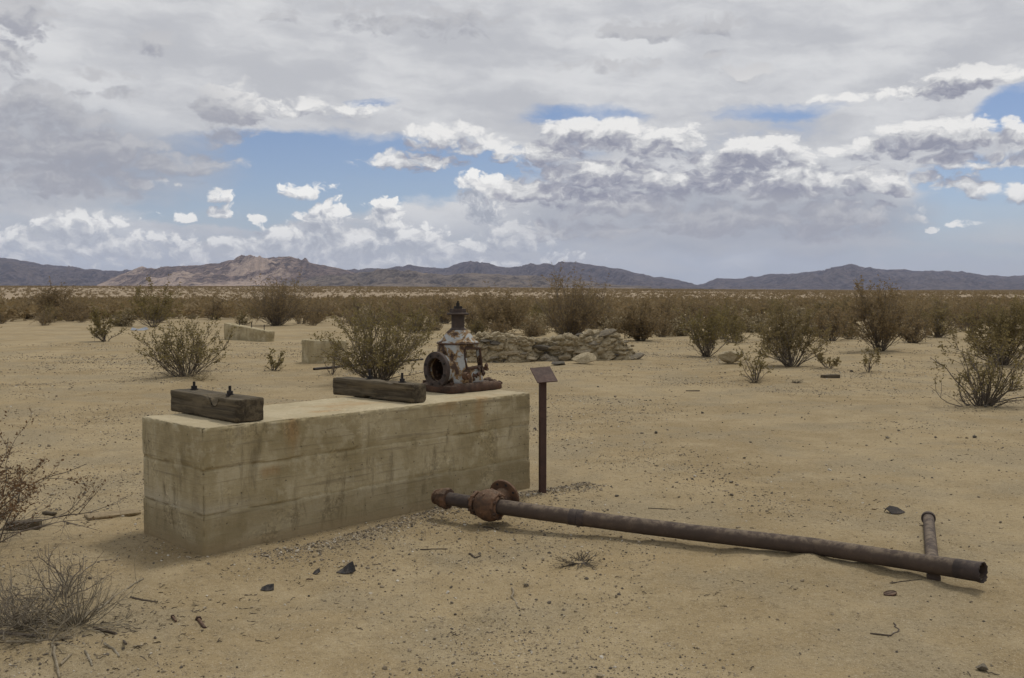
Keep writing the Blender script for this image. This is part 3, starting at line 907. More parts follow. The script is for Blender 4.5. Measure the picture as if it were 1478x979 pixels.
# base plate (local x: along the block away from the camera's left, y: across to the back)
m = MB()
def rect_ring(hx, hy, z, rr, n=6):
    pts = []
    for cx, cy, a0 in ((hx - rr, hy - rr, 0), (-hx + rr, hy - rr, 90), (-hx + rr, -hy + rr, 180), (hx - rr, -hy + rr, 270)):
        for k in range(n + 1):
            a = R(a0 + 90 * k / n)
            pts.append((cx + rr * math.cos(a), cy + rr * math.sin(a), z))
    return pts
def loft(m, rings, cap0=True, cap1=True, skip=None):
    n = len(rings[0]); vs = [p for r in rings for p in r]; fs = []
    for i in range(len(rings) - 1):
        for k in range(n):
            if skip and skip(i, k): continue
            a, b = i * n + k, i * n + (k + 1) % n
            fs.append((a, b, b + n, a + n))
    if cap0: fs.append(tuple(range(n - 1, -1, -1)))
    if cap1: fs.append(tuple(range((len(rings) - 1) * n, len(rings) * n)))
    m.add(vs, fs)
loft(m, [[(x + 0.03, y, z) for x, y, z in q] for q in (rect_ring(0.295, 0.205, 0.002, 0.05), rect_ring(0.305, 0.215, 0.02, 0.06), rect_ring(0.30, 0.21, 0.055, 0.06), rect_ring(0.255, 0.19, 0.075, 0.06))])
bp = m.build('base_plate', M['deep_rust'], val, smooth=True)
for (x, y) in ((-0.22, -0.165), (0.22, -0.165), (0.22, 0.165), (-0.22, 0.165)):
    m = MB(); m.prism((x, y, 0.065), 0.018, 0.022, 6, turn=0.3); m.build('bolt', M['deep_rust'], bp)
rng = random.Random(4)
m = MB()
for k in range(34):                                     # corroded lumps at the far end of the base
    me = lump('crust', 100 + k, 0.5, 1)
    c = Vector((0.30 + rng.uniform(-0.06, 0.045), rng.uniform(-0.19, 0.12), 0.02 + rng.uniform(0, 0.05)))
    s = rng.uniform(0.012, 0.04)
    m.add([c + v.co * s for v in me.vertices], [tuple(p.vertices) for p in me.polygons])
    bpy.data.meshes.remove(me)
m.build('crusted_edge', M['deep_rust'], val)
# hollow body: square-round walls with a window through front right and back left walls
rings = []
zs = [0.07, 0.10, 0.135, 0.17, 0.205, 0.24, 0.275, 0.31, 0.345, 0.375, 0.395]
for i, z in enumerate(zs):
    t = (z - 0.07) / 0.325
    hx = 0.190 - 0.030 * t + 0.02 * max(0, 0.35 - t)
    hy = 0.172 - 0.025 * t + 0.02 * max(0, 0.35 - t)
    ring = []
    base = rect_ring(hx, hy, z, 0.125, 9)
    # resample long sides so that a window can be cut
    for k in range(len(base)):
        a, b = Vector(base[k]), Vector(base[(k + 1) % len(base)])
        ln = (b - a).length
        nseg = 5 if k % 10 == 9 else 1
        for q in range(nseg): ring.append(tuple(a.lerp(b, q / nseg)))
    rings.append(ring)
n = len(rings[0])
def window(i, k):
    c = (Vector(rings[i][k]) + Vector(rings[i][(k + 1) % n]) + Vector(rings[i + 1][k])) / 3
    if c.x > -0.13 and not ((0.165 if c.x > 0.15 else 0.200) < c.z < 0.340): return False
    if c.y < -0.12: return -0.06 < c.x < 0.105
    if c.x < -0.13: return (c.y + 0.02) ** 2 + (c.z - 0.185) ** 2 < 0.105 ** 2
    if c.x > 0.10: return -0.13 < c.y < 0.12
    return False
m = MB(); loft(m, rings, False, False, window)
bo = m.build('body', M['flaked'], val, smooth=True, angle=55)
sol = bo.modifiers.new('wall', 'SOLIDIFY'); sol.thickness = 0.022; sol.offset = -1
# window lip, torn lower corner, side boss
m = MB()
for pts in ([(-0.065, -0.149, 0.350), (0.105, -0.149, 0.350), (0.112, -0.156, 0.27), (0.112, -0.163, 0.198), (-0.05, -0.163, 0.192), (-0.068, -0.157, 0.27), (-0.065, -0.149, 0.350)],):
    m.tube(pts, [0.010, 0.011, 0.010, 0.015, 0.013, 0.011, 0.010], 8, wob=0.7, seed=2)
m.build('window_rim', M['deep_rust'], val, smooth=True)
m = MB()
for k in range(15):
    me = lump('crust', 140 + k, 0.6, 1)
    t = k / 14
    c = Vector((0.0 + 0.15 * t, -0.165 - 0.025 * t, 0.115 + 0.065 * t)) + Vector((rng.gauss(0, 0.012), rng.gauss(0, 0.012), rng.gauss(0, 0.016)))
    s = rng.uniform(0.014, 0.028) * (0.8 + 0.4 * t)
    m.add([c + v.co * s for v in me.vertices], [tuple(p.vertices) for p in me.polygons])
    bpy.data.meshes.remove(me)
m.build('broken_branch', M['deep_rust'], val, smooth=True)
m = MB(); m.tube([(-0.10, -0.185, 0.135), (-0.10, -0.225, 0.135)], 0.032, 14); m.prism((-0.10, -0.245, 0.135), 0.02, 0.022, 6, 'Y')
m.build('boss', M['cast_rust'], val, smooth=True)
# shoulder with lip
m = MB()
m.lathe([(0.02, 0.392), (0.166, 0.392), (0.172, 0.397), (0.169, 0.406), (0.150, 0.411), (0.128, 0.435), (0.105, 0.468), (0.085, 0.492), (0.072, 0.500), (0.02, 0.501)], 36)
sh = m.build('bonnet', M['flaked'], val, smooth=True, angle=35)
m = MB(); m.lathe([(0.135, 0.386), (0.176, 0.386), (0.179, 0.392), (0.174, 0.398), (0.135, 0.399)], 36, closed=True)
m.build('bonnet_lip', M['deep_rust'], sh, smooth=True)
m = MB(); m.lathe([(0.0, 0.49), (0.074, 0.49), (0.070, 0.503), (0.062, 0.512), (0.054, 0.520), (0.054, 0.625), (0.057, 0.630), (0.0, 0.631)], 24)
m.build('neck_pipe', M['pipe_dark'], val, smooth=True)
m = MB(); m.lathe([(0.0, 0.625), (0.088, 0.625), (0.092, 0.630), (0.092, 0.638), (0.07, 0.642), (0.0, 0.642)], 28)
tf = m.build('top_flange', M['pipe_dark'], val, smooth=True)
m = MB(); m.prism((0, 0, 0.641), 0.068, 0.034, 6, turn=0.25); m.build('packing_nut', M['pipe_dark'], tf)
m = MB(); m.prism((0, 0, 0.674), 0.036, 0.022, 6, turn=0.1); m.build('nut', M['black_iron'], tf)
m = MB(); m.tube([(0, 0, 0.690), (0, 0, 0.722)], 0.015, 10); m.tube([(0, 0, 0.720), (0, 0, 0.738)], 0.008, 8); m.build('stem_end', M['black_iron'], tf, smooth=True)
# round flanged port facing along the block, to the near left
PX_, PZ_ = -0.255, 0.185
m = MB(); m.lathe([(0.098, PX_ + 0.17), (0.118, PX_ + 0.17), (0.122, PX_ + 0.03), (0.122, PX_ + 0.02), (0.095, PX_ + 0.02)], 32, 'X', (0, -0.02, PZ_), closed=True)
m.build('port_neck', M['flaked'], val, smooth=True)
m = MB(); m.lathe([(0.096, PX_ - 0.012), (0.098, PX_ - 0.016), (0.143, PX_ - 0.016), (0.147, PX_ - 0.012), (0.147, PX_ + 0.016), (0.143, PX_ + 0.02), (0.096, PX_ + 0.02)], 40, 'X', (0, -0.02, PZ_), closed=True)
pf = m.build('port_flange', M['pipe_dark'], val, smooth=True)
for k in range(8):
    a = 2 * math.pi * (k + 0.4) / 8
    m = MB(); m.prism((PX_ - 0.026, -0.02 + 0.122 * math.cos(a), PZ_ + 0.122 * math.sin(a)), 0.0105, 0.05, 6, 'X'); m.build('flange_bolt', M['black_iron'], pf)
m = MB(); m.lathe([(0.0965, PX_ - 0.01), (0.094, PX_ + 0.10), (0.092, PX_ + 0.26), (0.05, PX_ + 0.29), (0.0, PX_ + 0.292)], 32, 'X', (0, -0.02, PZ_))
m.build('port_bore', M['inside'], val, smooth=True)

# ------------------------------------------------------------------ small interpretive sign
sb = on(783, 711)
sg = empty('sign_post', (sb.x, sb.y, sb.z), R(14))
tag(sg, 'slim rusted steel post with small tilted blank plate beside the concrete block', 'sign')
m = MB(); m.box((0, 0, 0.40), (0.053, 0.048, 1.02)); p_ = m.build('post', M['sign_rust'], sg)
bv = p_.modifiers.new('edge', 'BEVEL'); bv.width = 0.004; bv.segments = 2
m = MB(); m.box((0, 0, 0), (0.170, 0.190, 0.008)); p_ = m.build('plate', M['sign_rust'], sg, loc=(0.008, -0.005, 0.935), rot=(R(33), R(-3), R(5)))
bv = p_.modifiers.new('edge', 'BEVEL'); bv.width = 0.002; bv.segments = 2

# ------------------------------------------------------------------ long fallen pipe with valve
g0 = on(636, 742); g1 = on(712, 750); g2 = on(1178, 797); g3 = on(1412, 844)
def axis_at(px, py, z): return gp(px, py, z)
A0 = axis_at(628, 717, 0.155); A1 = axis_at(742, 735, 0.150); A2 = axis_at(1178, 789, 0.065); A3 = axis_at(1416, 826, 0.118)
lp = empty('long_pipe', (A1.x, A1.y, 0), 0)
tag(lp, 'long rusty pipe with a flanged valve at its left end lying on the sand', 'pipe')
def rel(p): return Vector(p) - Vector((A1.x, A1.y, 0))
dirA = (A1 - A0).normalized()
m = MB(); m.tube([rel(A0 + dirA * t) for t in (0.10, 0.18, 0.26, 0.36)], 0.046, 20); m.build('pipe_nipple', M['pipe_dark'], lp, smooth=True)
# union at the free end: short threaded stub and two hex-like collars
m = MB()
prof = [(0.0, 0.0), (0.040, 0.0), (0.052, 0.004), (0.052, 0.016), (0.044, 0.020), (0.043, 0.036), (0.060, 0.044), (0.066, 0.052), (0.066, 0.078), (0.072, 0.084), (0.075, 0.090), (0.075, 0.118), (0.070, 0.124), (0.045, 0.126)]
m.lathe(prof, 10, 'Z')
u = m.build('pipe_union', M['cast_rust'], lp, smooth=True, angle=25, loc=rel(A0))
u.rotation_euler = dirA.to_track_quat('Z', 'Y').to_euler()
# valve body: bulb between two octagonal flanges
LB = (A1 - A0).length
m = MB(); m.lathe([(0.050, 0.0), (0.066, 0.012), (0.094, 0.045), (0.108, 0.085), (0.110, 0.115), (0.102, 0.150), (0.080, 0.180), (0.060, 0.195)], 28)
vb = m.build('valve_body', M['cast_rust'], lp, smooth=True, loc=rel(A0 + dirA * 0.365)); vb.rotation_euler = u.rotation_euler
for t, rr_ in ((0.35, 0.088), (0.525, 0.094)):
    m = MB(); m.lathe([(0.045, 0.0), (rr_ - 0.004, 0.0), (rr_, 0.004), (rr_, 0.022), (rr_ - 0.004, 0.026), (0.045, 0.026)], 8, 'Z')
    fl = m.build('valve_flange', M['cast_rust'], lp, loc=rel(A0 + dirA * t)); fl.rotation_euler = u.rotation_euler
    for k in range(6):
        a = 2 * math.pi * (k + 0.5) / 6
        m = MB(); m.prism((rr_ * 0.82 * math.cos(a), rr_ * 0.82 * math.sin(a), -0.012), 0.011, 0.052, 6); m.build('flange_bolt', M['deep_rust'], fl)
for a in (20, 75, 130, 200):
    m = MB(); aa = R(a); m.prism((0.100 * math.cos(aa), 0.100 * math.sin(aa), 0.10), 0.016, 0.012, 8); m.build('boss', M['cast_rust'], vb, smooth=True)
# branch flange standing up behind the valve body
back = Vector((dirA.y, -dirA.x, 0)); back = -back if back.y < 0 else back
bc = rel(A0 + dirA * 0.49)
bdir = (back + Vector((0, 0, 0.30))).normalized()
m = MB(); m.tube([bc + bdir * 0.03, bc + bdir * 0.15], 0.062, 20); m.build('branch_neck', M['cast_rust'], lp, smooth=True)
m = MB(); m.lathe([(0.060, 0.0), (0.060, 0.022), (0.112, 0.022), (0.116, 0.018), (0.116, 0.004), (0.112, 0.0)], 32, closed=True)
bf = m.build('branch_flange', M['cast_rust'], lp, smooth=True, loc=bc + bdir * 0.145); bf.rotation_euler = bdir.to_track_quat('Z', 'Y').to_euler()
for k in range(8):
    a = 2 * math.pi * (k + 0.5) / 8
    m = MB(); m.prism((0.092 * math.cos(a), 0.092 * math.sin(a), -0.003), 0.0095, 0.029, 10); m.build('bolt_hole', M['black_iron'], bf)
# pipe runs
d2 = (A2 - A1)
s0 = A0 + dirA * 0.54
m = MB(); pts = [s0.lerp(A2, t / 14) + Vector((0, 0, -0.010 * math.sin(math.pi * t / 14))) for t in range(15)]
m.tube([rel(p) for p in pts], 0.0505, 22, wob=0.02, seed=3); m.build('pipe_run', M['pipe_rust'], lp, smooth=True)
ax = (A2 - s0).normalized()
m = MB(); c = s0.lerp(A2, 0.27) + Vector((0, 0, -0.007)); m.tube([rel(c - ax * 0.05), rel(c + ax * 0.05)], 0.0535, 22); cp = m.build('coupling', M['pipe_dark'], lp, smooth=True)
m = MB(); m.lathe([(0.052, 0.0), (0.0545, 0.001), (0.0545, 0.004), (0.052, 0.005)], 22, closed=True); w_ = m.build('seam', M['black_iron'], cp, loc=rel(c)); w_.rotation_euler = ax.to_track_quat('Z', 'Y').to_euler()
a3 = (A3 - A2).normalized()
m = MB(); pts = [A2 + (A3 - A2) * (t / 10) for t in range(-1, 11)]; pts[0] = A2 - a3 * 0.015
m.tube([rel(p) for p in pts], [0.0495] + [0.050] * 8 + [0.0515] * 3, 22, caps=False, wob=0.025, seed=8)
m.tube([rel(p) for p in reversed(pts)], [0.044] * len(pts), 22, caps=False)
ro = m.build('pipe_run', M['pipe_rust'], lp, smooth=True)
# torn collar at the right end
m = MB(); vs, fs = [], []
perp = a3.orthogonal().normalized(); per2 = a3.cross(perp); NS = 30
for i, (t, rr_) in enumerate(((-0.13, 0.0525), (-0.02, 0.053), (0.0, 0.056), (0.012, 0.057))):
    for k in range(NS):
        a = 2 * math.pi * k / NS
        tt = t + (0.012 * n3((k * 0.9, 0, 0), 1.0, 2.2) if i >= 2 else 0)
        vs.append(rel(A3 + a3 * tt + (perp * math.cos(a) + per2 * math.sin(a)) * rr_))
for i in range(3):
    for k in range(NS): fs.append((i * NS + k, i * NS + (k + 1) % NS, (i + 1) * NS + (k + 1) % NS, (i + 1) * NS + k))
m.add(vs, fs); cl = m.build('torn_collar', M['pipe_dark'], lp, smooth=True)
so = cl.modifiers.new('wall', 'SOLIDIFY'); so.thickness = 0.006; so.offset = -1

# short pipe under it
B0, B1 = axis_at(1340, 748, 0.036), axis_at(1348, 835, 0.030)
sp = empty('short_pipe', (B0.x, B0.y, 0), 0)
tag(sp, 'short grey pipe with a collar half buried under the right end of the long pipe', 'pipe')
def rl(p): return Vector(p) - Vector((B0.x, B0.y, 0))
bd = (B1 - B0).normalized()
m = MB(); m.tube([rl(B0.lerp(B1, t / 6)) for t in range(7)], 0.036, 20, caps=True, wob=0.02); m.build('tube', M['pipe_rust'], sp, smooth=True)
m = MB(); m.lathe([(0.028, -0.012), (0.045, -0.012), (0.047, -0.008), (0.047, 0.018), (0.044, 0.022), (0.034, 0.022)], 24, closed=True)
cc = m.build('collar', M['pipe_dark'], sp, smooth=True, loc=rl(B0)); cc.rotation_euler = bd.to_track_quat('Z', 'Y').to_euler()

# ------------------------------------------------------------------ rubble masonry wall behind
W0, W1 = on(672, 521), on(921, 517)
wl = (W1 - W0).length
wd = (W1 - W0).normalized(); wa = math.atan2(wd.y, wd.x)
rw = empty('rubble_wall', (W0.x, W0.y, W0.z), wa)
tag(rw, 'ruined rubble stone and mortar wall behind the concrete block', 'stone wall')
def wtop(u):      # ruined crest, height along the wall (fraction of length)
    return float(np.interp(u, [0, 0.05, 0.18, 0.28, 0.36, 0.43, 0.5, 0.56, 0.62, 0.70, 0.80, 0.88, 0.94, 1.0], [0.60, 0.71, 0.73, 0.68, 0.60, 0.54, 0.58, 0.62, 0.62, 0.74, 0.72, 0.66, 0.44, 0.06]))
NU, NV = 230, 64
_a = np.linspace(0, math.pi, 2000)
_y = np.sign(np.cos(_a)) * np.abs(np.cos(_a)) ** 0.55 * 0.30; _z = 0.6 * np.sin(_a) ** 0.34
_l = np.concatenate([[0], np.cumsum(np.hypot(np.diff(_y), np.diff(_z)))])
WALL_A = np.interp(np.linspace(0, _l[-1], NV + 1), _l, _a)          # even steps over the wall
vs, fs = [], []
for i in range(NU + 1):
    u = i / NU; H = wtop(u) * (1 + 0.10 * n3((u * 30, 0, 0)))
    gap = math.exp(-((u - 0.42) / 0.045) ** 2)
    for j in range(NV + 1):
        a = float(WALL_A[j])                                   # over the wall from front foot to back foot
        prof = math.copysign(abs(math.cos(a)) ** 0.55, math.cos(a))
        yy = -prof * (0.30 + 0.05 * math.sin(u * 9)) * (1 - 0.5 * gap * (prof > 0))
        zz = H * (max(0.0, math.sin(a)) ** 0.34)
        p = Vector((u * wl, yy, zz))
        n = Vector((0, -math.copysign(abs(math.cos(a)) ** 0.3, math.cos(a)), max(0.0, math.sin(a)) ** 3)).normalized()
        dd_ = mnoise.voronoi(Vector((p.x * 3.2, p.y * 3.2, p.z * 5.0)))[0]; crack = min(1.0, (dd_[1] - dd_[0]) / 0.22)
        dd2_ = mnoise.voronoi(Vector((p.x * 8.0 + 3, p.y * 8.0, p.z * 11.0)))[0]; crack2 = min(1.0, (dd2_[1] - dd2_[0]) / 0.25)
        f = 0.11 * n3(p, 1.7, 3) + 0.06 * n3(p, 4.0, 6) + 0.08 * (crack - 1) + 0.035 * (crack2 - 1) + 0.07 * (mnoise.cell(Vector((p.x * 3.2, p.y * 3.2, p.z * 5.0))) - 0.5) * 0.0 + 0.02 * n3(p, 16.0, 9)
        vs.append(p + n * f - Vector((0, 0, 0.06)))
for i in range(NU):
    for j in range(NV):
        a = i * (NV + 1) + j
        fs.append((a, a + NV + 1, a + NV + 2, a + 1))
obj('mortar_core', mesh('mortar_core', vs, fs, False), M['mortar'], rw)
stones = [lump('stone', 200 + k, 0.38, 2, freq=1.5) for k in range(9)]
smat = [M['stone'], M['stone_tan'], M['stone_tan'], M['stone_dark'], M['stone_tan'], M['stone'], M['stone_tan'], M['stone_dark'], M['stone_tan']]
for s_, q_ in zip(stones, smat): s_.materials.append(q_)
rng = random.Random(21)
placed = []
tries = 0
while len(placed) < 46 and tries < 6000:
    tries += 1
    u = rng.uniform(0.0, 0.995); H = wtop(u)
    size = rng.choice([0.06, 0.08, 0.11, 0.14, 0.19])
    zf = rng.uniform(0.04, 1.0)
    z = zf * H
    if any(abs(u * wl - pu) < (size + ps) * 0.72 and abs(z - pz) < (size + ps) * 0.45 for pu, pz, ps in placed): continue
    placed.append((u * wl, z, size))
    a = math.asin(min(1, (z / max(H, 0.05)) ** 2))
    yy = -(max(math.cos(a), 0.0) ** 0.55) * 0.30
    gap = math.exp(-((u - 0.42) / 0.05) ** 2)
    if gap > 0.4: yy *= 0.5
    st = obj('stone', stones[rng.randrange(9)] if gap < 0.4 else stones[rng.choice([3, 7])], None, rw, loc=(u * wl, yy + 0.045, z - 0.07),
             rot=(rng.uniform(-0.25, 0.25), rng.uniform(-0.2, 0.2), rng.uniform(-0.4, 0.4)))
    st.scale = (size * rng.uniform(1.1, 1.8), size * rng.uniform(0.7, 1.0), size * rng.uniform(0.4, 0.65))
# fallen slabs at its foot
def rock(label, px, py, sx, sy, sz, seed, matl='stone', rz=0.0, name='stone_slab', cat='stone', group=None, sink=0.25, tilt=0.0):
    p = on(px, py)
    me = lump(name, seed, 0.32, 3, freq=1.3); me.materials.append(M[matl])
    o = obj(name, me, None, None, loc=(p.x, p.y, p.z + sz * (1 - sink)), rot=(tilt, 0, rz)); o.scale = (sx, sy, sz)
    return tag(o, label, cat, group)
rock('flat dark stone slab lying in front of the gap in the rubble wall', 806, 527, 0.19, 0.14, 0.05, 301, 'stone_dark', 0.1)
rock('brown square stone leaning at the gap of the rubble wall', 789, 521, 0.16, 0.12, 0.11, 302, 'stone', 0.2)
rock('big tan boulder tilted out at the foot of the rubble wall', 843, 525, 0.30, 0.20, 0.15, 303, 'mortar', -0.4, tilt=0.5)
rock('small grey stone at the right foot of the rubble wall', 882, 519, 0.10, 0.08, 0.04, 304, 'stone')

# ------------------------------------------------------------------ smaller concrete footings
def footing(label, pl, pr, depth, hl, hr, seed, bolts=0, mtl='concrete_plain'):
    a, b = on(*pl), on(*pr)
    L = (b - a).length; rz = math.atan2(b.y - a.y, b.x - a.x)
    root = empty('concrete_footing', (a.x, a.y, min(a.z, b.z)), rz)
    tag(root, label, 'concrete block')
    def disp(p, n):
        e = 1.0 - max(abs(n.x), abs(n.y), abs(n.z))
        return 0.012 * n3(p, 3.0, seed) + 0.006 * n3(p, 12.0, seed + 1) - (0.03 * max(0, n3(p, 7.0, seed + 2)) if e > 0.02 else 0)
    H = max(hl, hr)
    me = rough_box('block', (L, depth, H + 0.15), 0.05, 0.02, disp)
    for v in me.vertices:
        f = hl + (hr - hl) * min(1, max(0, v.co.x / L))
        v.co.z = v.co.z * (f + 0.15) / (H + 0.15) - 0.15
    obj('block', me, M[mtl], root)
    for k in range(bolts):
        x = L * (0.3 + 0.28 * k); z = hl + (hr - hl) * x / L
        m = MB(); m.tube([(x, depth * 0.45, z - 0.03), (x, depth * 0.45, z + 0.17)], 0.014, 8); m.build('anchor_bolt', M['black_iron'], root, smooth=True)
    return root
footing('wedge shaped concrete footing with upright bolts at the edge of the far bushes', (323, 490), (386, 493.5), 0.28, 0.56, 0.35, 5.0, 3)
footing('upright grey concrete footing half hidden behind the middle creosote bush', (448, 525), (502, 524), 0.45, 0.53, 0.50, 9.0)
rock('pale rounded lump of concrete between two bushes on the right', 1058, 525, 0.33, 0.26, 0.17, 311, 'mortar', 0.1, name='concrete_lump', cat='concrete lump', sink=0.1)

# thin pipe poking out of the bush behind the block
a, b = gp(453, 533, 0.035), gp(610, 519, 0.03)
m = MB(); m.tube([a, a.lerp(b, 0.5), b], 0.027, 14, caps=False); m.tube([b, a.lerp(b, 0.5), a + (b - a) * 0.002], 0.020, 14, caps=False)
o = m.build('thin_pipe', M['black_iron'], smooth=True)
tag(o, 'thin dark pipe poking left out of the bush behind the concrete block', 'pipe')

# ------------------------------------------------------------------ shrubs
def tri_tubes(lines_, sides=3):
    """many thin tapering tubes as one array mesh; lines_: list of (points (n,3), radii (n,))"""
    V, F, base = [], [], 0
    for pts, rad_ in lines_:
        n = len(pts)
        t = np.gradient(pts, axis=0); t /= (np.linalg.norm(t, axis=1, keepdims=True) + 1e-9)
        ref = np.array([0.31, 0.17, 0.93]) if abs(t[0, 2]) < 0.9 else np.array([0.93, 0.17, 0.31])
        u = np.cross(t, ref); u /= (np.linalg.norm(u, axis=1, keepdims=True) + 1e-9)
        w = np.cross(t, u)
        a = np.arange(sides) * 2 * math.pi / sides
        ring = pts[:, None, :] + rad_[:, None, None] * (u[:, None, :] * np.cos(a)[None, :, None] + w[:, None, :] * np.sin(a)[None, :, None])
        V.append(ring.reshape(-1, 3))
        i = np.arange(n - 1)[:, None] * sides; k = np.arange(sides)[None, :]; k2 = (k + 1) % sides
        F.append(np.stack([(i + k).ravel(), (i + k2).ravel(), (i + sides + k2).ravel(), (i + sides + k).ravel()], 1) + base)
        base += n * sides
    return np.vstack(V), np.vstack(F)

def leaf_quads(c, rs, size, elong=2.1):
    n = len(c)
    a = rs.normal(size=(n, 3)); a[:, 2] = a[:, 2] * 0.7 + 0.35; a /= np.linalg.norm(a, axis=1, keepdims=True)
    b = np.cross(a, rs.normal(size=(n, 3))); b /= (np.linalg.norm(b, axis=1, keepdims=True) + 1e-9)
    s = size * rs.uniform(0.6, 1.4, (n, 1))
    v = np.stack([c, c + a * s * elong * 0.5 + b * s * 0.5, c + a * s * elong, c + a * s * elong * 0.5 - b * s * 0.5], 1).reshape(-1, 3)
    f = np.arange(n * 4).reshape(n, 4)
    return v, f

def shrub(seed, h=1.2, rad=1.0, stems=24, kids=5, twigs=3, leaves=2400, leaf=0.022, tilt=(8, 60), arch=0.35, thick=0.011, wig=0.16, low=0.35, flat=False):
    """stems fan out of one crown, fork twice and carry small leaves towards their ends"""
    rs = np.random.RandomState(seed)
    L, ends = [], []
    def walk(p, dr, length, n, r0, r1, up):
        pts = [p]; q = dr / np.linalg.norm(dr)
        for k in range(n):
            q = q + rs.normal(size=3) * wig + np.array([0, 0, up])
            q /= np.linalg.norm(q)
            pts.append(pts[-1] + q * length / n)
        return np.array(pts), np.linspace(r0, r1, n + 1)
    for s in range(stems):
        az_ = rs.uniform(0, 2 * math.pi)
        tl = R(tilt[0] + (tilt[1] - tilt[0]) * rs.uniform() ** 0.8)
        dr = np.array([math.sin(tl) * math.cos(az_), math.sin(tl) * math.sin(az_), math.cos(tl)])
        reach = 1.0 / math.sqrt((math.sin(tl) / rad) ** 2 + (math.cos(tl) / h) ** 2)
        ln = reach * rs.uniform(0.72, 1.08)
        p0 = np.array([math.cos(az_), math.sin(az_), 0]) * rs.uniform(0.0, 0.09) * rad + np.array([0, 0, -0.04 * min(1.0, h / 0.8)])
        th = thick * rs.uniform(0.6, 1.2)
        pts, rr_ = walk(p0, dr, ln, 7, th, th * 0.28, arch * 0.18)
        L.append((pts, rr_))
        ends.append((pts[-3:], 1.0))
        for c in range(kids):
            k = rs.randint(2, 8)
            d0 = pts[min(k, 7)] - pts[k - 1]; d0 = d0 / (np.linalg.norm(d0) + 1e-9)
            dd = d0 + rs.normal(size=3) * 0.42 + np.array([0, 0, 0.12])
            kp, kr = walk(pts[k - 1], dd, ln * rs.uniform(0.20, 0.42), 4, th * 0.42, th * 0.16, 0.05)
            L.append((kp, kr)); ends.append((kp[1:], 1.0))
            for t in range(twigs):
                i = rs.randint(1, 5)
                dd2 = (kp[i] - kp[i - 1]); dd2 = dd2 / (np.linalg.norm(dd2) + 1e-9) + rs.normal(size=3) * 0.6
                tp, tr = walk(kp[i], dd2, ln * rs.uniform(0.07, 0.17), 2, th * 0.18, th * 0.10, 0.02)
                L.append((tp, tr)); ends.append((tp, 1.6))
    sv, sf = tri_tubes(L)
    if leaves:
        w = np.array([e[1] * np.linalg.norm(e[0][-1] - e[0][0]) for e in ends]); w /= w.sum()
        pick = rs.choice(len(ends), leaves, p=w)
        c = np.empty((leaves, 3))
        for q, e in enumerate(pick):
            pl = ends[e][0]; k = rs.randint(0, len(pl) - 1); t = rs.uniform()
            c[q] = pl[k] * (1 - t) + pl[k + 1] * t
        c += rs.normal(size=c.shape) * leaf * 0.7
        keep = c[:, 2] > h * low * rs.uniform(0.3, 1.3, len(c))
        lv, lf = leaf_quads(c[keep], rs, leaf)
    else: lv = lf = None
    return (sv, sf), (lv, lf)

def shrub_meshes(name, leafmat='leaf', stemmat='stem', **kw):
    (sv, sf), (lv, lf) = shrub(**kw)
    a = big_mesh('stems', sv, sf, smooth=True); a.materials.append(M[stemmat])
    b = None
    if lv is not None:
        b = big_mesh('foliage', lv, lf, smooth=False); b.materials.append(M[leafmat])
    return a, b

def plant(name, label, meshes, loc, rz, scale=(1, 1, 1), cat='bush', group=None):
    root = empty(name, loc, rz); root.scale = scale
    obj('stems', meshes[0], None, root)
    if meshes[1] is not None: obj('foliage', meshes[1], None, root)
    return tag(root, label, cat, group)

# bushes that stand alone in the photograph: foot pixel, width and height in pixels, look
def hero(label, px, py, wpx, hpx, seed, leafmat='leaf', lean=0.0, group=None, **kw):
    p = on(px, py)
    k = p.y / FPX
    h, rad_ = hpx * k, wpx * k * 0.5
    args = dict(seed=seed, h=h, rad=rad_, leaf=0.021 if p.y > 14 else 0.014)
    args.update(kw)
    ms = shrub_meshes('bush', leafmat, **args)
    o = plant('creosote_bush', label, ms, p, 0.0, group=group)
    return o
NEARB = 'bushes round the clearing'
hero('leafy creosote bush alone on the sand behind the near left end of the concrete block', 268, 544, 160, 84, 1, stems=40, kids=6, twigs=4, tilt=(8, 66), leaves=5600, group=NEARB)
hero('small dark stemmed bush standing alone on the left sand', 153, 493, 74, 54, 2, stems=12, kids=5, tilt=(10, 62), leaves=3200, leaf=0.028, thick=0.020, low=0.3, group=NEARB)
hero('large olive creosote bush directly behind the timber and casting on the block', 545, 552, 232, 106, 3, stems=58, kids=6, twigs=4, tilt=(4, 70), leaves=8500, low=0.22, group=NEARB)
hero('tall thin bush left of the lone leafy bush, in front of the far belt', 222, 472, 84, 70, 4, stems=26, leaves=4200, leaf=0.045, thick=0.016, group=NEARB)
hero('bush with bare fanned stems right of the rubble wall', 1019, 515, 84, 78, 5, stems=32, tilt=(6, 52), leaves=5600, leaf=0.024, thick=0.014, low=0.42, group=NEARB)
hero('rounded olive green bush right of the pale concrete lump', 1142, 529, 116, 96, 6, stems=40, kids=6, tilt=(6, 56), leaves=9500, leaf=0.024, thick=0.013, low=0.40, group=NEARB)
hero('sparse spiky bush in front of the pale concrete lump', 1090, 549, 56, 64, 7, stems=12, kids=3, twigs=2, tilt=(6, 50), leaves=650, leaf=0.026, low=0.3, group=NEARB)
hero('little shrub between the dark timber piece and the rounded olive bush', 1196, 532, 40, 34, 8, stems=7, kids=4, tilt=(20, 66), leaves=600, leaf=0.028, low=0.3, group=NEARB)
hero('thin three stemmed sapling in front of the tall right bush', 1253, 537, 30, 44, 9, stems=6, kids=3, tilt=(4, 34), leaves=420, leaf=0.026, low=0.35, group=NEARB)
hero('open bush with crooked bare stems at the right edge', 1417, 586, 160, 112, 10, stems=32, kids=4, tilt=(10, 68), leaves=3600, leaf=0.017, thick=0.014, wig=0.2, low=0.3, group=NEARB)
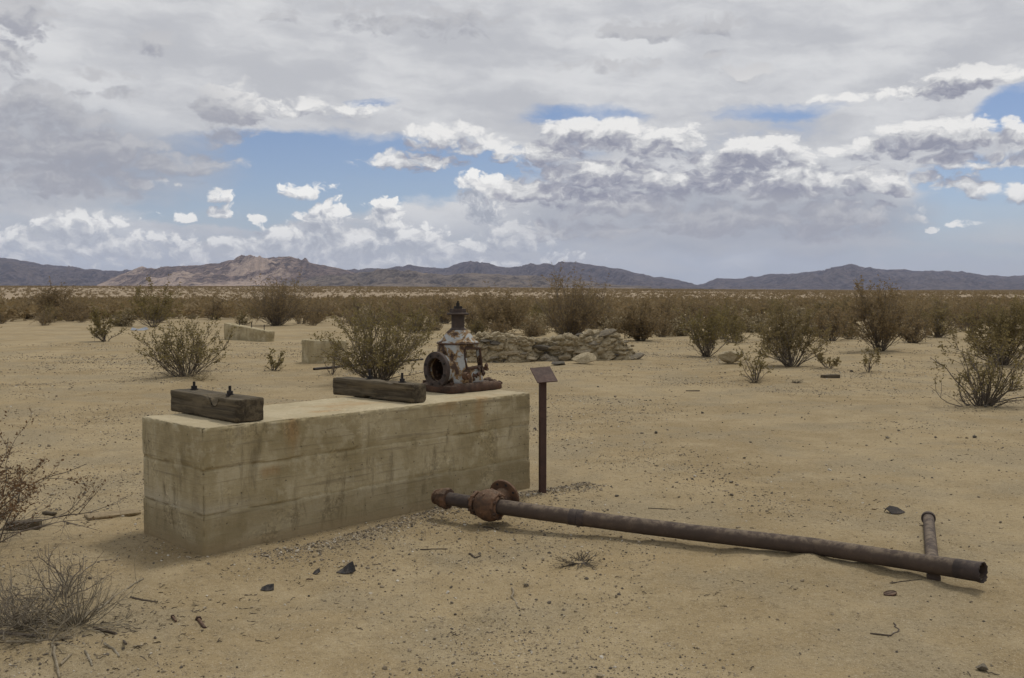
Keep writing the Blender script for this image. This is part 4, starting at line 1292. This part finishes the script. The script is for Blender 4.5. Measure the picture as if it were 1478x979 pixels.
hero('tall wide bush right of centre reaching above the skyline', 1270, 507, 120, 104, 11, leafmat='leaf_brown', stems=44, kids=6, tilt=(4, 54), leaves=9000, leaf=0.027, thick=0.014, low=0.2, group=NEARB)
hero('broad dense bush behind the crooked bush at the right edge', 1446, 527, 150, 98, 12, leafmat='leaf', stems=44, kids=6, tilt=(5, 62), leaves=10000, leaf=0.026, thick=0.013, low=0.28, group=NEARB)
hero('very tall brown bush right behind the rubble wall', 822, 492, 150, 92, 13, leafmat='leaf_brown', stems=60, kids=6, tilt=(3, 52), leaves=9500, leaf=0.026, thick=0.014, low=0.12, group=NEARB)
hero('dense brown bush at the right end of the rubble wall', 925, 492, 90, 62, 14, leafmat='leaf_brown', stems=44, kids=6, tilt=(5, 66), leaves=8000, leaf=0.029, thick=0.013, low=0.06, group=NEARB)
hero('brown bush behind the valve casting left of the rubble wall', 722, 482, 110, 64, 15, leafmat='leaf_brown', stems=40, kids=6, tilt=(5, 62), leaves=7000, leaf=0.040, low=0.1, group=NEARB)
hero('huge dark brown bush behind the wedge shaped footing', 400, 470, 170, 66, 16, leafmat='leaf_brown', stems=70, kids=6, tilt=(3, 68), leaves=8500, leaf=0.036, thick=0.018, low=0.06, group=NEARB)
hero('tiny leafy shrub on the sand left of the upright footing', 396, 535, 38, 32, 17, stems=9, kids=4, twigs=2, tilt=(8, 55), leaves=420, leaf=0.026, low=0.2, group=NEARB)
hero('pair of dark rounded bushes joined together at the far left', 80, 461, 95, 46, 18, leafmat='leaf_brown', stems=46, kids=6, tilt=(5, 66), leaves=8500, leaf=0.05, thick=0.016, low=0.1, group=NEARB)
hero('small bush with gaps at the left end of the far belt', 95, 459, 46, 40, 19, stems=14, kids=5, leaves=1900, leaf=0.045, thick=0.015, low=0.2, group=NEARB)
hero('bush cut off by the left edge of the picture on the open sand', -26, 516, 76, 66, 20, stems=9, kids=3, tilt=(20, 64), leaves=650, leaf=0.026, thick=0.012, low=0.3, group=NEARB)
hero('wispy shrub growing over the top of the upright footing', 478, 540, 70, 66, 22, stems=8, kids=4, twigs=2, tilt=(20, 66), leaves=420, leaf=0.024, low=0.3, thick=0.009, group=NEARB)

# seed-bearing bush reaching in from the left edge, close to the camera
p = on(-70, 800)
ms = shrub_meshes('bush', 'leaf_seed', 'stem', seed=31, h=1.0, rad=0.86, stems=40, kids=7, twigs=5, leaves=11000, leaf=0.009, tilt=(15, 80), arch=0.05, thick=0.007, wig=0.22, low=0.3)
plant('seeding_bush', 'bush with small reddish brown seed heads leaning in from the left edge', ms, p, 0.4)

# dead brush in the lower left corner
def dead(label, px, py, seed, h, rad_, matl, stems, kids, twigs, tilt, wig, thick, arch=0.0):
    (sv, sf), _ = shrub(seed, h, rad_, stems, kids, twigs, 0, tilt=tilt, arch=arch, thick=thick, wig=wig)
    me = big_mesh('dead_brush', sv, sf); me.materials.append(M[matl])
    o = obj('dead_brush', me, None, None, loc=on(px, py))
    return tag(o, label, 'dead brush')
dead('tangle of grey dead twigs in the lower left corner', 28, 905, 41, 0.36, 0.50, 'dead_grey', 60, 5, 3, (20, 84), 0.34, 0.0042)
dead('upright clump of straw coloured dead stalks in the lower left', 110, 902, 42, 0.29, 0.34, 'twig_pale', 60, 3, 2, (10, 80), 0.18, 0.0030)
dead('low mat of dry straw twigs left of the stalk clump', 70, 925, 43, 0.12, 0.40, 'twig_pale', 30, 3, 2, (50, 88), 0.30, 0.0028, -0.4)
dead('dark arching dead branch loops behind the straw clump', 90, 862, 44, 0.34, 0.50, 'stem', 16, 3, 2, (30, 80), 0.30, 0.0045, -0.3)
dead('small pale dead sprig right of the straw clump', 180, 892, 45, 0.07, 0.10, 'twig_pale', 8, 3, 2, (20, 80), 0.3, 0.0022)
dead('small broken pile of dark twigs in the middle of the near sand', 838, 812, 46, 0.05, 0.19, 'twig_dark', 30, 3, 2, (74, 89), 0.26, 0.0060, 0.0).scale = (1.0, 1.0, 0.4)
dead('dry grass tuft at the foot of the lone leafy bush', 290, 549, 47, 0.10, 0.45, 'straw', 40, 3, 2, (50, 88), 0.3, 0.005, -0.3)
dead('flat dry brown tuft in front of the sparse spiky bush', 1088, 553, 48, 0.05, 0.22, 'twig_dark', 40, 3, 2, (60, 88), 0.3, 0.004, -0.3)
dead('flat dry brown tuft left of the dark timber piece', 1150, 553, 49, 0.05, 0.18, 'twig_dark', 36, 3, 2, (60, 88), 0.3, 0.004, -0.3)

# belt of bushes beyond the clearing: individuals, from a handful of grown forms
forms = [shrub_meshes('bush', lm, seed=s, h=1.25, rad=r_, stems=26, kids=5, twigs=3, leaves=2600, leaf=0.030, thick=0.013, tilt=(4, 66), low=lo)
         for s, lm, r_, lo in ((61, 'leaf_brown', 1.0, 0.08), (62, 'leaf_brown', 1.2, 0.05), (63, 'leaf', 0.95, 0.12), (64, 'leaf_brown', 0.85, 0.1), (65, 'leaf', 1.15, 0.05), (66, 'leaf_brown', 1.3, 0.05))]
pale = [shrub_meshes('shrub', 'straw', 'twig_pale', seed=s, h=0.62, rad=0.62, stems=30, kids=5, twigs=3, leaves=2200, leaf=0.035, thick=0.008, tilt=(4, 84), low=0.0) for s in (71, 72, 73)]
rng = random.Random(77)
# clearing edge as seen in the picture: nearest distance of the belt by horizontal pixel
EX = [-200, 0, 120, 260, 330, 480, 560, 640, 900, 1000, 1100, 1200, 1330, 1478, 1700]
EY = [462, 462, 464, 470, 466, 468, 482, 488, 486, 492, 500, 498, 496, 500, 500]
spots = []
tries = 0
while len(spots) < 290 and tries < 40000:
    tries += 1
    dist = 26 * (100 / 26) ** rng.uniform(0, 1)
    azm = rng.uniform(-R(31), R(31))
    x, y = dist * math.sin(azm), dist * math.cos(azm)
    px = PW / 2 + FPX * x / y
    edge = CAM_H * FPX / (np.interp(px, EX, EY) - 420)
    if y < edge * 1.02: continue
    if y < edge * 1.5 and rng.random() < 0.45: continue
    s = rng.choice([rng.uniform(0.5, 0.8), rng.uniform(0.7, 1.1), rng.uniform(1.0, 1.4)]) * (1.12 if y > 55 else 1.0)
    if any((x - a) ** 2 + (y - b) ** 2 < (0.62 * (s + c)) ** 2 for a, b, c in spots): continue
    spots.append((x, y, s))
spots.sort(key=lambda q: q[1])
for i, (x, y, s) in enumerate(spots):
    palebush = rng.random() < (0.34 if y < 48 else 0.12)
    rz = rng.uniform(0, 6.28)
    z = tz(x, y) - 0.03
    px = PW / 2 + FPX * x / y
    zone = ('left of the wedge shaped footing' if px < 320 else 'between the wedge shaped footing and the valve casting' if px < 640 else 'behind the rubble wall' if px < 940 else 'behind the bushes right of the rubble wall' if px < 1215 else 'behind the bushes near the right edge')
    if palebush:
        plant('dry_shrub', ('nearer ' if y < 50 else 'farther ') + 'low straw coloured shrub ' + zone, pale[rng.randrange(3)], (x, y, z), rz, (s * 1.25, s * 1.25, s * rng.uniform(0.9, 1.3)), 'shrub', 'dry shrubs in the far belt')
    else:
        far = 'front row brown bush of the belt ' if y < 46 else 'mid row brown bush of the belt ' if y < 66 else 'back row brown bush of the belt '
        plant('creosote_bush', far + zone, forms[rng.randrange(6)], (x, y, z), rz, (s, s, s * rng.uniform(0.68, 1.05)), 'bush', 'bushes of the far belt')

# ------------------------------------------------------------------ uncountable scatter: gravel, far scrub, litter
def scatter(name, pts, rot, scl, templates, matl, label, pick=None, smooth=False):
    """templates: list of (verts, faces). One mesh holds the templates and the points; nodes put one on each point."""
    V, F, T = [], [], []
    for k, (tv, tf) in enumerate(templates):
        base = sum(len(a) for a in V)
        V.append(np.asarray(tv, float)); F.extend([tuple(int(i) + base for i in f) for f in tf]); T += [k] * len(tv)
    nt = sum(len(a) for a in V)
    V.append(np.asarray(pts, float)); n = len(pts)
    me = bpy.data.meshes.new(name)
    me.from_pydata(np.vstack(V).tolist(), [], F)
    if smooth: me.polygons.foreach_set('use_smooth', [True] * len(me.polygons))
    me.materials.append(matl)
    tid = np.array(T + [-1] * n, dtype=np.int32)
    me.attributes.new('tid', 'INT', 'POINT').data.foreach_set('value', tid)
    z = np.zeros((nt, 3))
    me.attributes.new('rot', 'FLOAT_VECTOR', 'POINT').data.foreach_set('vector', np.vstack([z, rot]).astype(np.float32).ravel())
    me.attributes.new('scl', 'FLOAT_VECTOR', 'POINT').data.foreach_set('vector', np.vstack([z, scl]).astype(np.float32).ravel())
    if pick is None: pick = np.random.RandomState(3).randint(0, len(templates), n)
    me.attributes.new('pick', 'INT', 'POINT').data.foreach_set('value', np.concatenate([np.zeros(nt), pick]).astype(np.int32))
    o = bpy.data.objects.new(name, me); COL.objects.link(o)
    tag(o, label, kind='stuff')
    g = bpy.data.node_groups.new(name, 'GeometryNodeTree')
    g.interface.new_socket('Geometry', in_out='INPUT', socket_type='NodeSocketGeometry')
    g.interface.new_socket('Geometry', in_out='OUTPUT', socket_type='NodeSocketGeometry')
    gi, go = g.nodes.new('NodeGroupInput'), g.nodes.new('NodeGroupOutput')
    def att(nm, typ):
        q = g.nodes.new('GeometryNodeInputNamedAttribute'); q.data_type = typ; q.inputs['Name'].default_value = nm
        return q.outputs['Attribute']
    cmp_ = g.nodes.new('FunctionNodeCompare'); cmp_.data_type = 'INT'; cmp_.operation = 'LESS_THAN'
    g.links.new(att('tid', 'INT'), [s for s in cmp_.inputs if s.enabled and s.name == 'A'][0])
    sp_ = g.nodes.new('GeometryNodeSeparateGeometry'); sp_.domain = 'POINT'
    g.links.new(gi.outputs[0], sp_.inputs[0]); g.links.new(cmp_.outputs[0], sp_.inputs['Selection'])
    m2p = g.nodes.new('GeometryNodeMeshToPoints'); g.links.new(sp_.outputs[0], m2p.inputs['Mesh'])
    spl = g.nodes.new('GeometryNodeSplitToInstances'); spl.domain = 'POINT'
    g.links.new(sp_.outputs[1], spl.inputs['Geometry']); g.links.new(att('tid', 'INT'), spl.inputs['Group ID'])
    ip = g.nodes.new('GeometryNodeInstanceOnPoints')
    g.links.new(m2p.outputs[0], ip.inputs['Points']); g.links.new(spl.outputs[0], ip.inputs['Instance'])
    ip.inputs['Pick Instance'].default_value = True
    g.links.new(att('pick', 'INT'), ip.inputs['Instance Index'])
    g.links.new(att('rot', 'FLOAT_VECTOR'), ip.inputs['Rotation']); g.links.new(att('scl', 'FLOAT_VECTOR'), ip.inputs['Scale'])
    g.links.new(ip.outputs[0], go.inputs[0])
    o.modifiers.new('scatter', 'NODES').node_group = g
    return o
def template(me):
    r = ([tuple(v.co) for v in me.vertices], [tuple(p.vertices) for p in me.polygons])
    bpy.data.meshes.remove(me)
    return r

rs = np.random.RandomState(5)
def sector(n, r0, r1, half):
    r = np.sqrt(rs.uniform(r0 * r0, r1 * r1, n)); a = rs.uniform(-half, half, n)
    return r * np.sin(a), r * np.cos(a)
def logsector(n, r0, r1, half):
    r = r0 * (r1 / r0) ** rs.uniform(0, 1, n); a = rs.uniform(-half, half, n)
    return r * np.sin(a), r * np.cos(a)

# gravel
x, y = logsector(200000, 3.2, 34.0, R(31))
xm, ym = sector(60000, 8.0, 27.0, R(31))
x = np.concatenate([x, xm]); y = np.concatenate([y, ym])
patch = fbm(x / 1.6, y / 1.6, 3, 44)
c, s = math.cos(BLK_A), math.sin(BLK_A)
u = (x - BLK_N.x) * c + (y - BLK_N.y) * s; v = -(x - BLK_N.x) * s + (y - BLK_N.y) * c
inside = (u > -0.02) & (u < BLK_L + 0.02) & (v > -0.02) & (v < BLK_W + 0.02)
prob = np.clip(0.16 + 1.0 * patch, 0.06, 0.8)
keep = (rs.uniform(size=len(x)) < prob) & ~inside
x, y = x[keep], y[keep]
# a strip of coarser gravel washed along the foot of the block
un = rs.uniform(0.2, BLK_L + 0.5, 4200); vn_ = -np.abs(rs.normal(0, 0.13, 4200)) - 0.10 - 0.10 * np.sin(un * 2.2)
bx = BLK_N.x + c * un - s * vn_; by = BLK_N.y + s * un + c * vn_
x = np.concatenate([x, bx]); y = np.concatenate([y, by]); strip = len(bx)
z = terrain(x, y)
n = len(x)
size = 0.0022 + 0.0021 * rs.exponential(1.0, n); size[-strip:] = 0.0025 + 0.0026 * rs.exponential(1.0, strip)
r_ = np.sqrt(x * x + y * y)
size = np.clip(size * (0.65 + r_ / 14.0), 0.002, 0.024)
scl = np.stack([size * rs.uniform(0.8, 1.4, n), size * rs.uniform(0.8, 1.2, n), size * rs.uniform(0.5, 0.9, n)], 1)
rot = np.stack([rs.normal(0, 0.3, n), rs.normal(0, 0.3, n), rs.uniform(0, 6.28, n)], 1)
pts = np.stack([x, y, z + size * 0.15], 1)
scatter('gravel', pts, rot, scl, [template(lump('g', 400 + k, 0.4, 1)) for k in range(6)], M['pebble'], 'fine gravel and pebbles strewn over the sand')

# litter of broken twig bits
x, y = logsector(2600, 3.5, 22.0, R(31))
keep = (fbm(x / 1.1, y / 1.1, 3, 91) > 0.05); x, y = x[keep], y[keep]
# more of it under the left bushes
lx = on(100, 900); x = np.concatenate([x, lx.x + rs.normal(0, 0.55, 420)]); y = np.concatenate([y, lx.y + rs.normal(0, 0.25, 420)])
n = len(x); z = terrain(x, y)
ln = rs.uniform(0.012, 0.05, n)
tw = []
for k in range(4):
    q = np.random.RandomState(k); pp = np.array([[t - 0.5, 0.10 * q.normal(), 0.05 * q.normal()] for t in np.linspace(0, 1, 4)])
    tw.append(tri_tubes([(pp, np.array([0.05, 0.06, 0.05, 0.03]))]))
scatter('twig_litter', np.stack([x, y, z + 0.003], 1), np.stack([rs.normal(0, 0.15, n), rs.normal(0, 0.15, n), rs.uniform(0, 6.28, n)], 1), np.stack([ln, ln, ln], 1), tw, M['twig_dark'], 'broken bits of dry twig strewn over the sand')

# far scrub of the plain
def far_shrub(seed, nleaf=34):
    q = np.random.RandomState(seed)
    a = q.uniform(0, 6.28, nleaf); rr = np.sqrt(q.uniform(0, 1, nleaf)); h = q.uniform(0.15, 1.0, nleaf)
    rad_ = rr * (0.45 + 0.55 * np.sin(np.clip(h, 0, 0.85) * 1.85)) * 0.95
    cc = np.stack([rad_ * np.cos(a), rad_ * np.sin(a), h * 0.95], 1)
    return leaf_quads(cc, q, 0.30, 1.5)
x1, y1 = sector(5200, 70, 175, R(33))
keep = rs.uniform(size=len(x1)) < np.clip(0.55 + 0.8 * fbm(x1 / 22, y1 / 22, 3, 71), 0.1, 1); x1, y1 = x1[keep], y1[keep]
x2, y2 = sector(22000, 165, 800, R(33))
keep = rs.uniform(size=len(x2)) < np.clip(0.55 + 0.9 * fbm(x2 / 60, y2 / 60, 3, 72), 0.1, 1); x2, y2 = x2[keep], y2[keep]
x3, y3 = sector(30000, 780, 2300, R(33))
x = np.concatenate([x1, x2, x3]); y = np.concatenate([y1, y2, y3]); n = len(x)
size = rs.uniform(0.55, 1.15, n); size[len(x1):] *= 0.62
z = terrain(x, y)
scatter('plain_scrub', np.stack([x, y, z - 0.05], 1), np.stack([np.zeros(n), np.zeros(n), rs.uniform(0, 6.28, n)], 1),
        np.stack([size * 1.15, size * 1.15, size * rs.uniform(0.8, 1.15, n)], 1), [far_shrub(k) for k in range(6)], M['leaf_brown'], 'endless dark scrub dotting the far plain up to the mountains')

# ------------------------------------------------------------------ things lying on the sand
def stick(label, pts, r0, r1, matl='twig_dark', name='stick', lift=0.0, cat='stick'):
    q = [on(*p) for p in pts]
    P = []
    for i, p in enumerate(q): P.append(p + Vector((0, 0, max(r0, r1) * 0.6 + (lift if i == 0 else 0))))
    pts2 = []
    rng_ = random.Random(int(pts[0][0] * 7 + pts[0][1]))
    for i in range(len(P) - 1):
        for k in range(4):
            t = k / 4; p = P[i].lerp(P[i + 1], t)
            pts2.append(p + Vector((rng_.gauss(0, 1), rng_.gauss(0, 1), 0)) * (P[i + 1] - P[i]).length * 0.02)
    pts2.append(P[-1])
    n = len(pts2)
    c = sum(pts2, Vector()) / n
    m = MB(); m.tube([p - c for p in pts2], [r0 + (r1 - r0) * i / (n - 1) for i in range(n)], 6, wob=0.3, seed=pts[0][0])
    o = m.build(name, M[matl], loc=c, smooth=True)
    return tag(o, label, cat)
stick('curved pale stick in the near sand below the twig pile', [(739, 850), (741, 866), (749, 879)], 0.006, 0.005, 'twig_pale')
stick('short forked dark stick right of the black scrap', [(678, 800), (686, 806), (694, 803)], 0.006, 0.004)
stick('thin dry stick on the sand left of the forked stick', [(607, 794), (628, 793), (646, 793)], 0.004, 0.003)
stick('flat brown splinter in front of the valve body', [(698, 762), (710, 763), (719, 766)], 0.008, 0.005)
stick('long thin curved twig below the right end of the long pipe', [(1284, 843), (1300, 840), (1331, 837)], 0.004, 0.003)
stick('wire-like hooked twig near the lower right', [(1256, 915), (1285, 918), (1297, 912), (1290, 900)], 0.004, 0.003)
stick('short straight stick on the open sand in the middle right', [(993, 684), (1004, 685), (1018, 684)], 0.006, 0.005, 'twig_dark')
stick('short straight stick on the sand below the sparse spiky bush', [(990, 565), (1000, 565), (1010, 565)], 0.012, 0.010, 'twig_dark')
stick('pale stick lying flat in the dead brush of the lower left', [(10, 935), (50, 928), (105, 922)], 0.009, 0.006, 'twig_pale', lift=0.02)
stick('pale stick pointing down to the bottom edge in the lower left', [(76, 932), (80, 955), (86, 980)], 0.007, 0.004, 'twig_pale')
stick('long straw coloured stalk leaning right out of the stalk clump', [(110, 902), (150, 872), (207, 836)], 0.006, 0.004, 'twig_pale', lift=0.0)
stick('grey branch lying across the lower left corner', [(-10, 915), (25, 918), (52, 920)], 0.012, 0.008, 'stem')
stick('crooked brown stick right of the pale dead sprig', [(136, 907), (165, 916), (182, 931)], 0.007, 0.005)
stick('brown stick slanting down below the pale dead sprig', [(150, 930), (163, 938), (172, 949)], 0.007, 0.004, 'twig_pale')
stick('short pale stick standing between the two brown sticks at the lower left', [(120, 930), (128, 948), (133, 962)], 0.006, 0.004, 'twig_pale')
stick('tiny pale stick slanting below the straw mat', [(88, 960), (96, 952), (103, 945)], 0.005, 0.004, 'twig_pale')
stick('long brown twig half buried left of the block corner', [(187, 863), (205, 867), (226, 870)], 0.006, 0.004)
stick('thin twig beyond the long pipe right of the sign post', [(935, 734), (955, 735), (975, 736)], 0.004, 0.003)

# rusty bolt, small rod
def rod(label, a, b, r, name, head=True, matl='deep_rust'):
    p, q = on(*a), on(*b); p.z += r * 0.8; q.z += r * 0.8
    root = empty(name, p, 0)
    tag(root, label, 'bolt')
    d_ = q - p
    m = MB(); m.tube([(0, 0, 0), d_], r, 10); m.build('shank', M[matl], root, smooth=True)
    if head:
        m = MB(); m.prism((0, 0, 0), r * 2.0, r * 1.3, 6); h = m.build('head', M[matl], root); h.rotation_euler = d_.to_track_quat('Z', 'Y').to_euler()
    return root
rod('rusty bolt with a head lying in the near left sand', (286, 895), (296, 909), 0.008, 'rusty_bolt')
rod('tiny dark rusty nail left of the rusty bolt', (249, 891), (254, 898), 0.005, 'rusty_nail')

# folded black sheet scrap
def sheet(label, px, py, verts, faces, matl, name, cat='scrap', thick=0.004, rz=0.0):
    p = on(px, py)
    me = mesh(name, verts, faces); me.materials.append(M[matl])
    o = obj(name, me, None, loc=(p.x, p.y, p.z + 0.004), rot=(0, 0, rz))
    s_ = o.modifiers.new('sheet', 'SOLIDIFY'); s_.thickness = thick
    b_ = o.modifiers.new('sub', 'SUBSURF'); b_.subdivision_type = 'SIMPLE'; b_.levels = b_.render_levels = 1
    return tag(o, label, cat)
sheet('folded black scrap standing on the near sand in front of the block', 499, 828, [(-0.055, 0.0, 0.004), (0.0, -0.02, 0.0), (0.042, -0.012, 0.006), (0.038, 0.02, 0.062), (0.015, 0.03, 0.05), (-0.02, 0.03, 0.02), (0.05, 0.05, 0.0)],
      [(0, 1, 5), (1, 4, 5), (1, 2, 3, 4), (2, 6, 3)], 'scrap_black', 'folded_scrap')
sheet('curled dark scrap on the sand left of the short pipe', 1293, 741, [(-0.07, 0.01, 0.03), (-0.04, -0.03, 0.0), (0.02, -0.03, 0.0), (0.07, 0.0, 0.005), (0.02, 0.03, 0.035), (-0.03, 0.04, 0.045), (-0.075, 0.03, 0.0)],
      [(0, 1, 5), (1, 2, 4, 5), (2, 3, 4), (0, 5, 6)], 'black_iron', 'curled_scrap')
sheet('small bent strip of dark metal left of the black scrap', 385, 853, [(-0.035, 0.0, 0.002), (0.0, -0.012, 0.0), (0.038, 0.0, 0.002), (0.034, 0.02, 0.03), (0.0, 0.02, 0.026), (-0.03, 0.02, 0.012)],
      [(0, 1, 4, 5), (1, 2, 3, 4)], 'scrap_black', 'bent_strip')
sheet('small crushed dark flake between the bent strip and the black scrap', 456, 829, [(-0.02, 0, 0), (0.0, -0.015, 0.0), (0.025, 0.0, 0.012), (0.015, 0.02, 0.028), (-0.01, 0.015, 0.012)], [(0, 1, 4), (1, 2, 3, 4)], 'scrap_black', 'dark_flake')
sheet('blue grey crumpled sheet metal on the far left sand', 201, 477, [(-0.35, -0.1, 0.02), (-0.1, -0.2, 0.0), (0.25, -0.12, 0.0), (0.38, 0.1, 0.05), (0.2, 0.3, 0.14), (-0.12, 0.2, 0.05), (-0.38, 0.2, 0.12)],
      [(0, 1, 5, 6), (1, 2, 4, 5), (2, 3, 4)], 'scrap_blue', 'sheet_metal', thick=0.01)
# rusted can lid
p = on(1285, 859)
m = MB(); m.lathe([(0.0, 0.004), (0.036, 0.004), (0.040, 0.0), (0.043, 0.003), (0.043, 0.012), (0.040, 0.012), (0.038, 0.008), (0.0, 0.008)], 20)
o = m.build('can_lid', M['deep_rust'], loc=p + Vector((0, 0, 0.004)), rot=(R(7), R(-10), 0), smooth=True)
o.scale = (0.8, 0.62, 0.8)
tag(o, 'round rusted can lid on the sand below the right end of the pipe', 'can lid')
# wire ring
p = on(447, 838)
m = MB(); m.tube([(0.018 * math.cos(a / 14 * 5.6), 0.014 * math.sin(a / 14 * 5.6), 0.004 + 0.006 * (a / 14)) for a in range(15)], 0.0022, 6)
o = m.build('wire_ring', M['deep_rust'], loc=p, smooth=True); tag(o, 'tiny open ring of rusty wire on the sand near the block corner', 'wire')

# timber ends and boards
def plank(label, a, b, w, h, seed, name='timber_end', cat='timber', lift=0.0, tilt=0.0, matl='wood'):
    p, q = on(*a), on(*b)
    L = (q - p).length; rz = math.atan2(q.y - p.y, q.x - p.x)
    def disp(pp, n):
        e = 1.0 - max(abs(n.x), abs(n.y), abs(n.z))
        return 0.004 * n3((pp.x * 3, pp.y * 20, pp.z * 20), 1, seed) - (0.008 * max(0, n3(pp, 20, seed + 3)) if e > 0.02 else 0)
    me = rough_box(name, (L, w, h), max(0.012, L / 30), min(0.006, h * 0.2), disp); me.materials.append(M[matl])
    o = obj(name, me, None, loc=(p.x, p.y, min(p.z, q.z) - h * 0.15 + lift), rot=(0, tilt, rz))
    return tag(o, label, cat)
plank('dark block of old timber on the sand below the seed bearing bush at the left', (8, 766), (57, 765), 0.10, 0.065, 3.0)
plank('small black timber offcut lying on the right sand', (1190, 546), (1213, 546), 0.12, 0.075, 5.0, matl='wood')
plank('thin sand coloured board half buried left of the concrete block', (128, 752), (204, 742), 0.15, 0.020, 7.0, 'buried_board', 'board', 0.004, R(1), 'dusty_board')
plank('short brown board end beside the belt of bushes on the left sand', (60, 742), (76, 741), 0.04, 0.02, 9.0, 'board_end', 'board')

# stones large enough to pick out
for i, (label, px, py, s_, mt) in enumerate([
    ('brown square stone on the sand beyond the long pipe', 890, 717, 0.022, 'stone_dark'), ('grey rounded pebble right of the curved pale stick', 760, 847, 0.026, 'stone'),
    ('dark stone on the sand below the right edge bush', 1406, 632, 0.04, 'stone_dark'), ('dark stone in the gravel right of the sign post', 947, 626, 0.036, 'stone_dark'),
    ('dark stone standing alone above the gravel patch', 1014, 597, 0.034, 'stone_dark'), ('grey stone at the lower right corner', 1416, 968, 0.038, 'stone'),
    ('dark pebble left of the grey rounded pebble', 651, 849, 0.013, 'stone_dark'), ('brown pebble below the dark pebble', 652, 871, 0.016, 'stone'),
    ('grey stone in the middle of the right gravel', 1055, 697, 0.026, 'stone'), ('pale stone in the middle right sand', 980, 718, 0.018, 'stone_tan'),
    ('grey stone beside the root of the right edge bush', 1423, 588, 0.05, 'stone_dark'), ('dark stone left of the thin sapling', 1229, 537, 0.06, 'stone_dark'),
    ('small black stone on the gravel right of the middle', 1074, 662, 0.022, 'stone_dark'), ('small black stone above the small stick', 1083, 639, 0.022, 'stone_dark'),
    ('brown stone far out on the right sand', 1281, 633, 0.038, 'stone'), ('dark stone at the gravel foot of the block', 553, 747, 0.022, 'stone_dark'),
    ('small dark stone below the black scrap', 446, 861, 0.012, 'stone_dark'), ('dark stone on the sand behind the sign post', 863, 559, 0.03, 'stone_dark'),
    ('grey stone on the bare sand right of the rubble wall', 888, 573, 0.035, 'stone'), ('pale flat stone near the bottom edge', 627, 923, 0.014, 'stone')]):
    rock(label, px, py, s_ * 0.85, s_ * 0.7, s_ * 0.5, 500 + i, mt, i * 0.7, name='stone', sink=0.3)

# ------------------------------------------------------------------ the air between here and the mountains
m = MB(); m.box((0, 0, 229.0), (27000, 27000, 462.0))
hz = m.build('haze', None)
hm = bpy.data.materials.new('haze'); hm.use_nodes = True
hm.node_tree.nodes.clear()
S.tree = hm.node_tree
pv = S.node('ShaderNodeVolumePrincipled'); ou = S.node('ShaderNodeOutputMaterial')
pv.inputs['Color'].default_value = (0.60, 0.70, 1.0, 1.0); pv.inputs['Density'].default_value = 3.6e-5
pv.inputs['Anisotropy'].default_value = 0.0
hm.node_tree.links.new(pv.outputs[0], ou.inputs['Volume'])
hz.data.materials.append(hm)
tag(hz, 'thin bluish haze over the whole plain', kind='stuff')
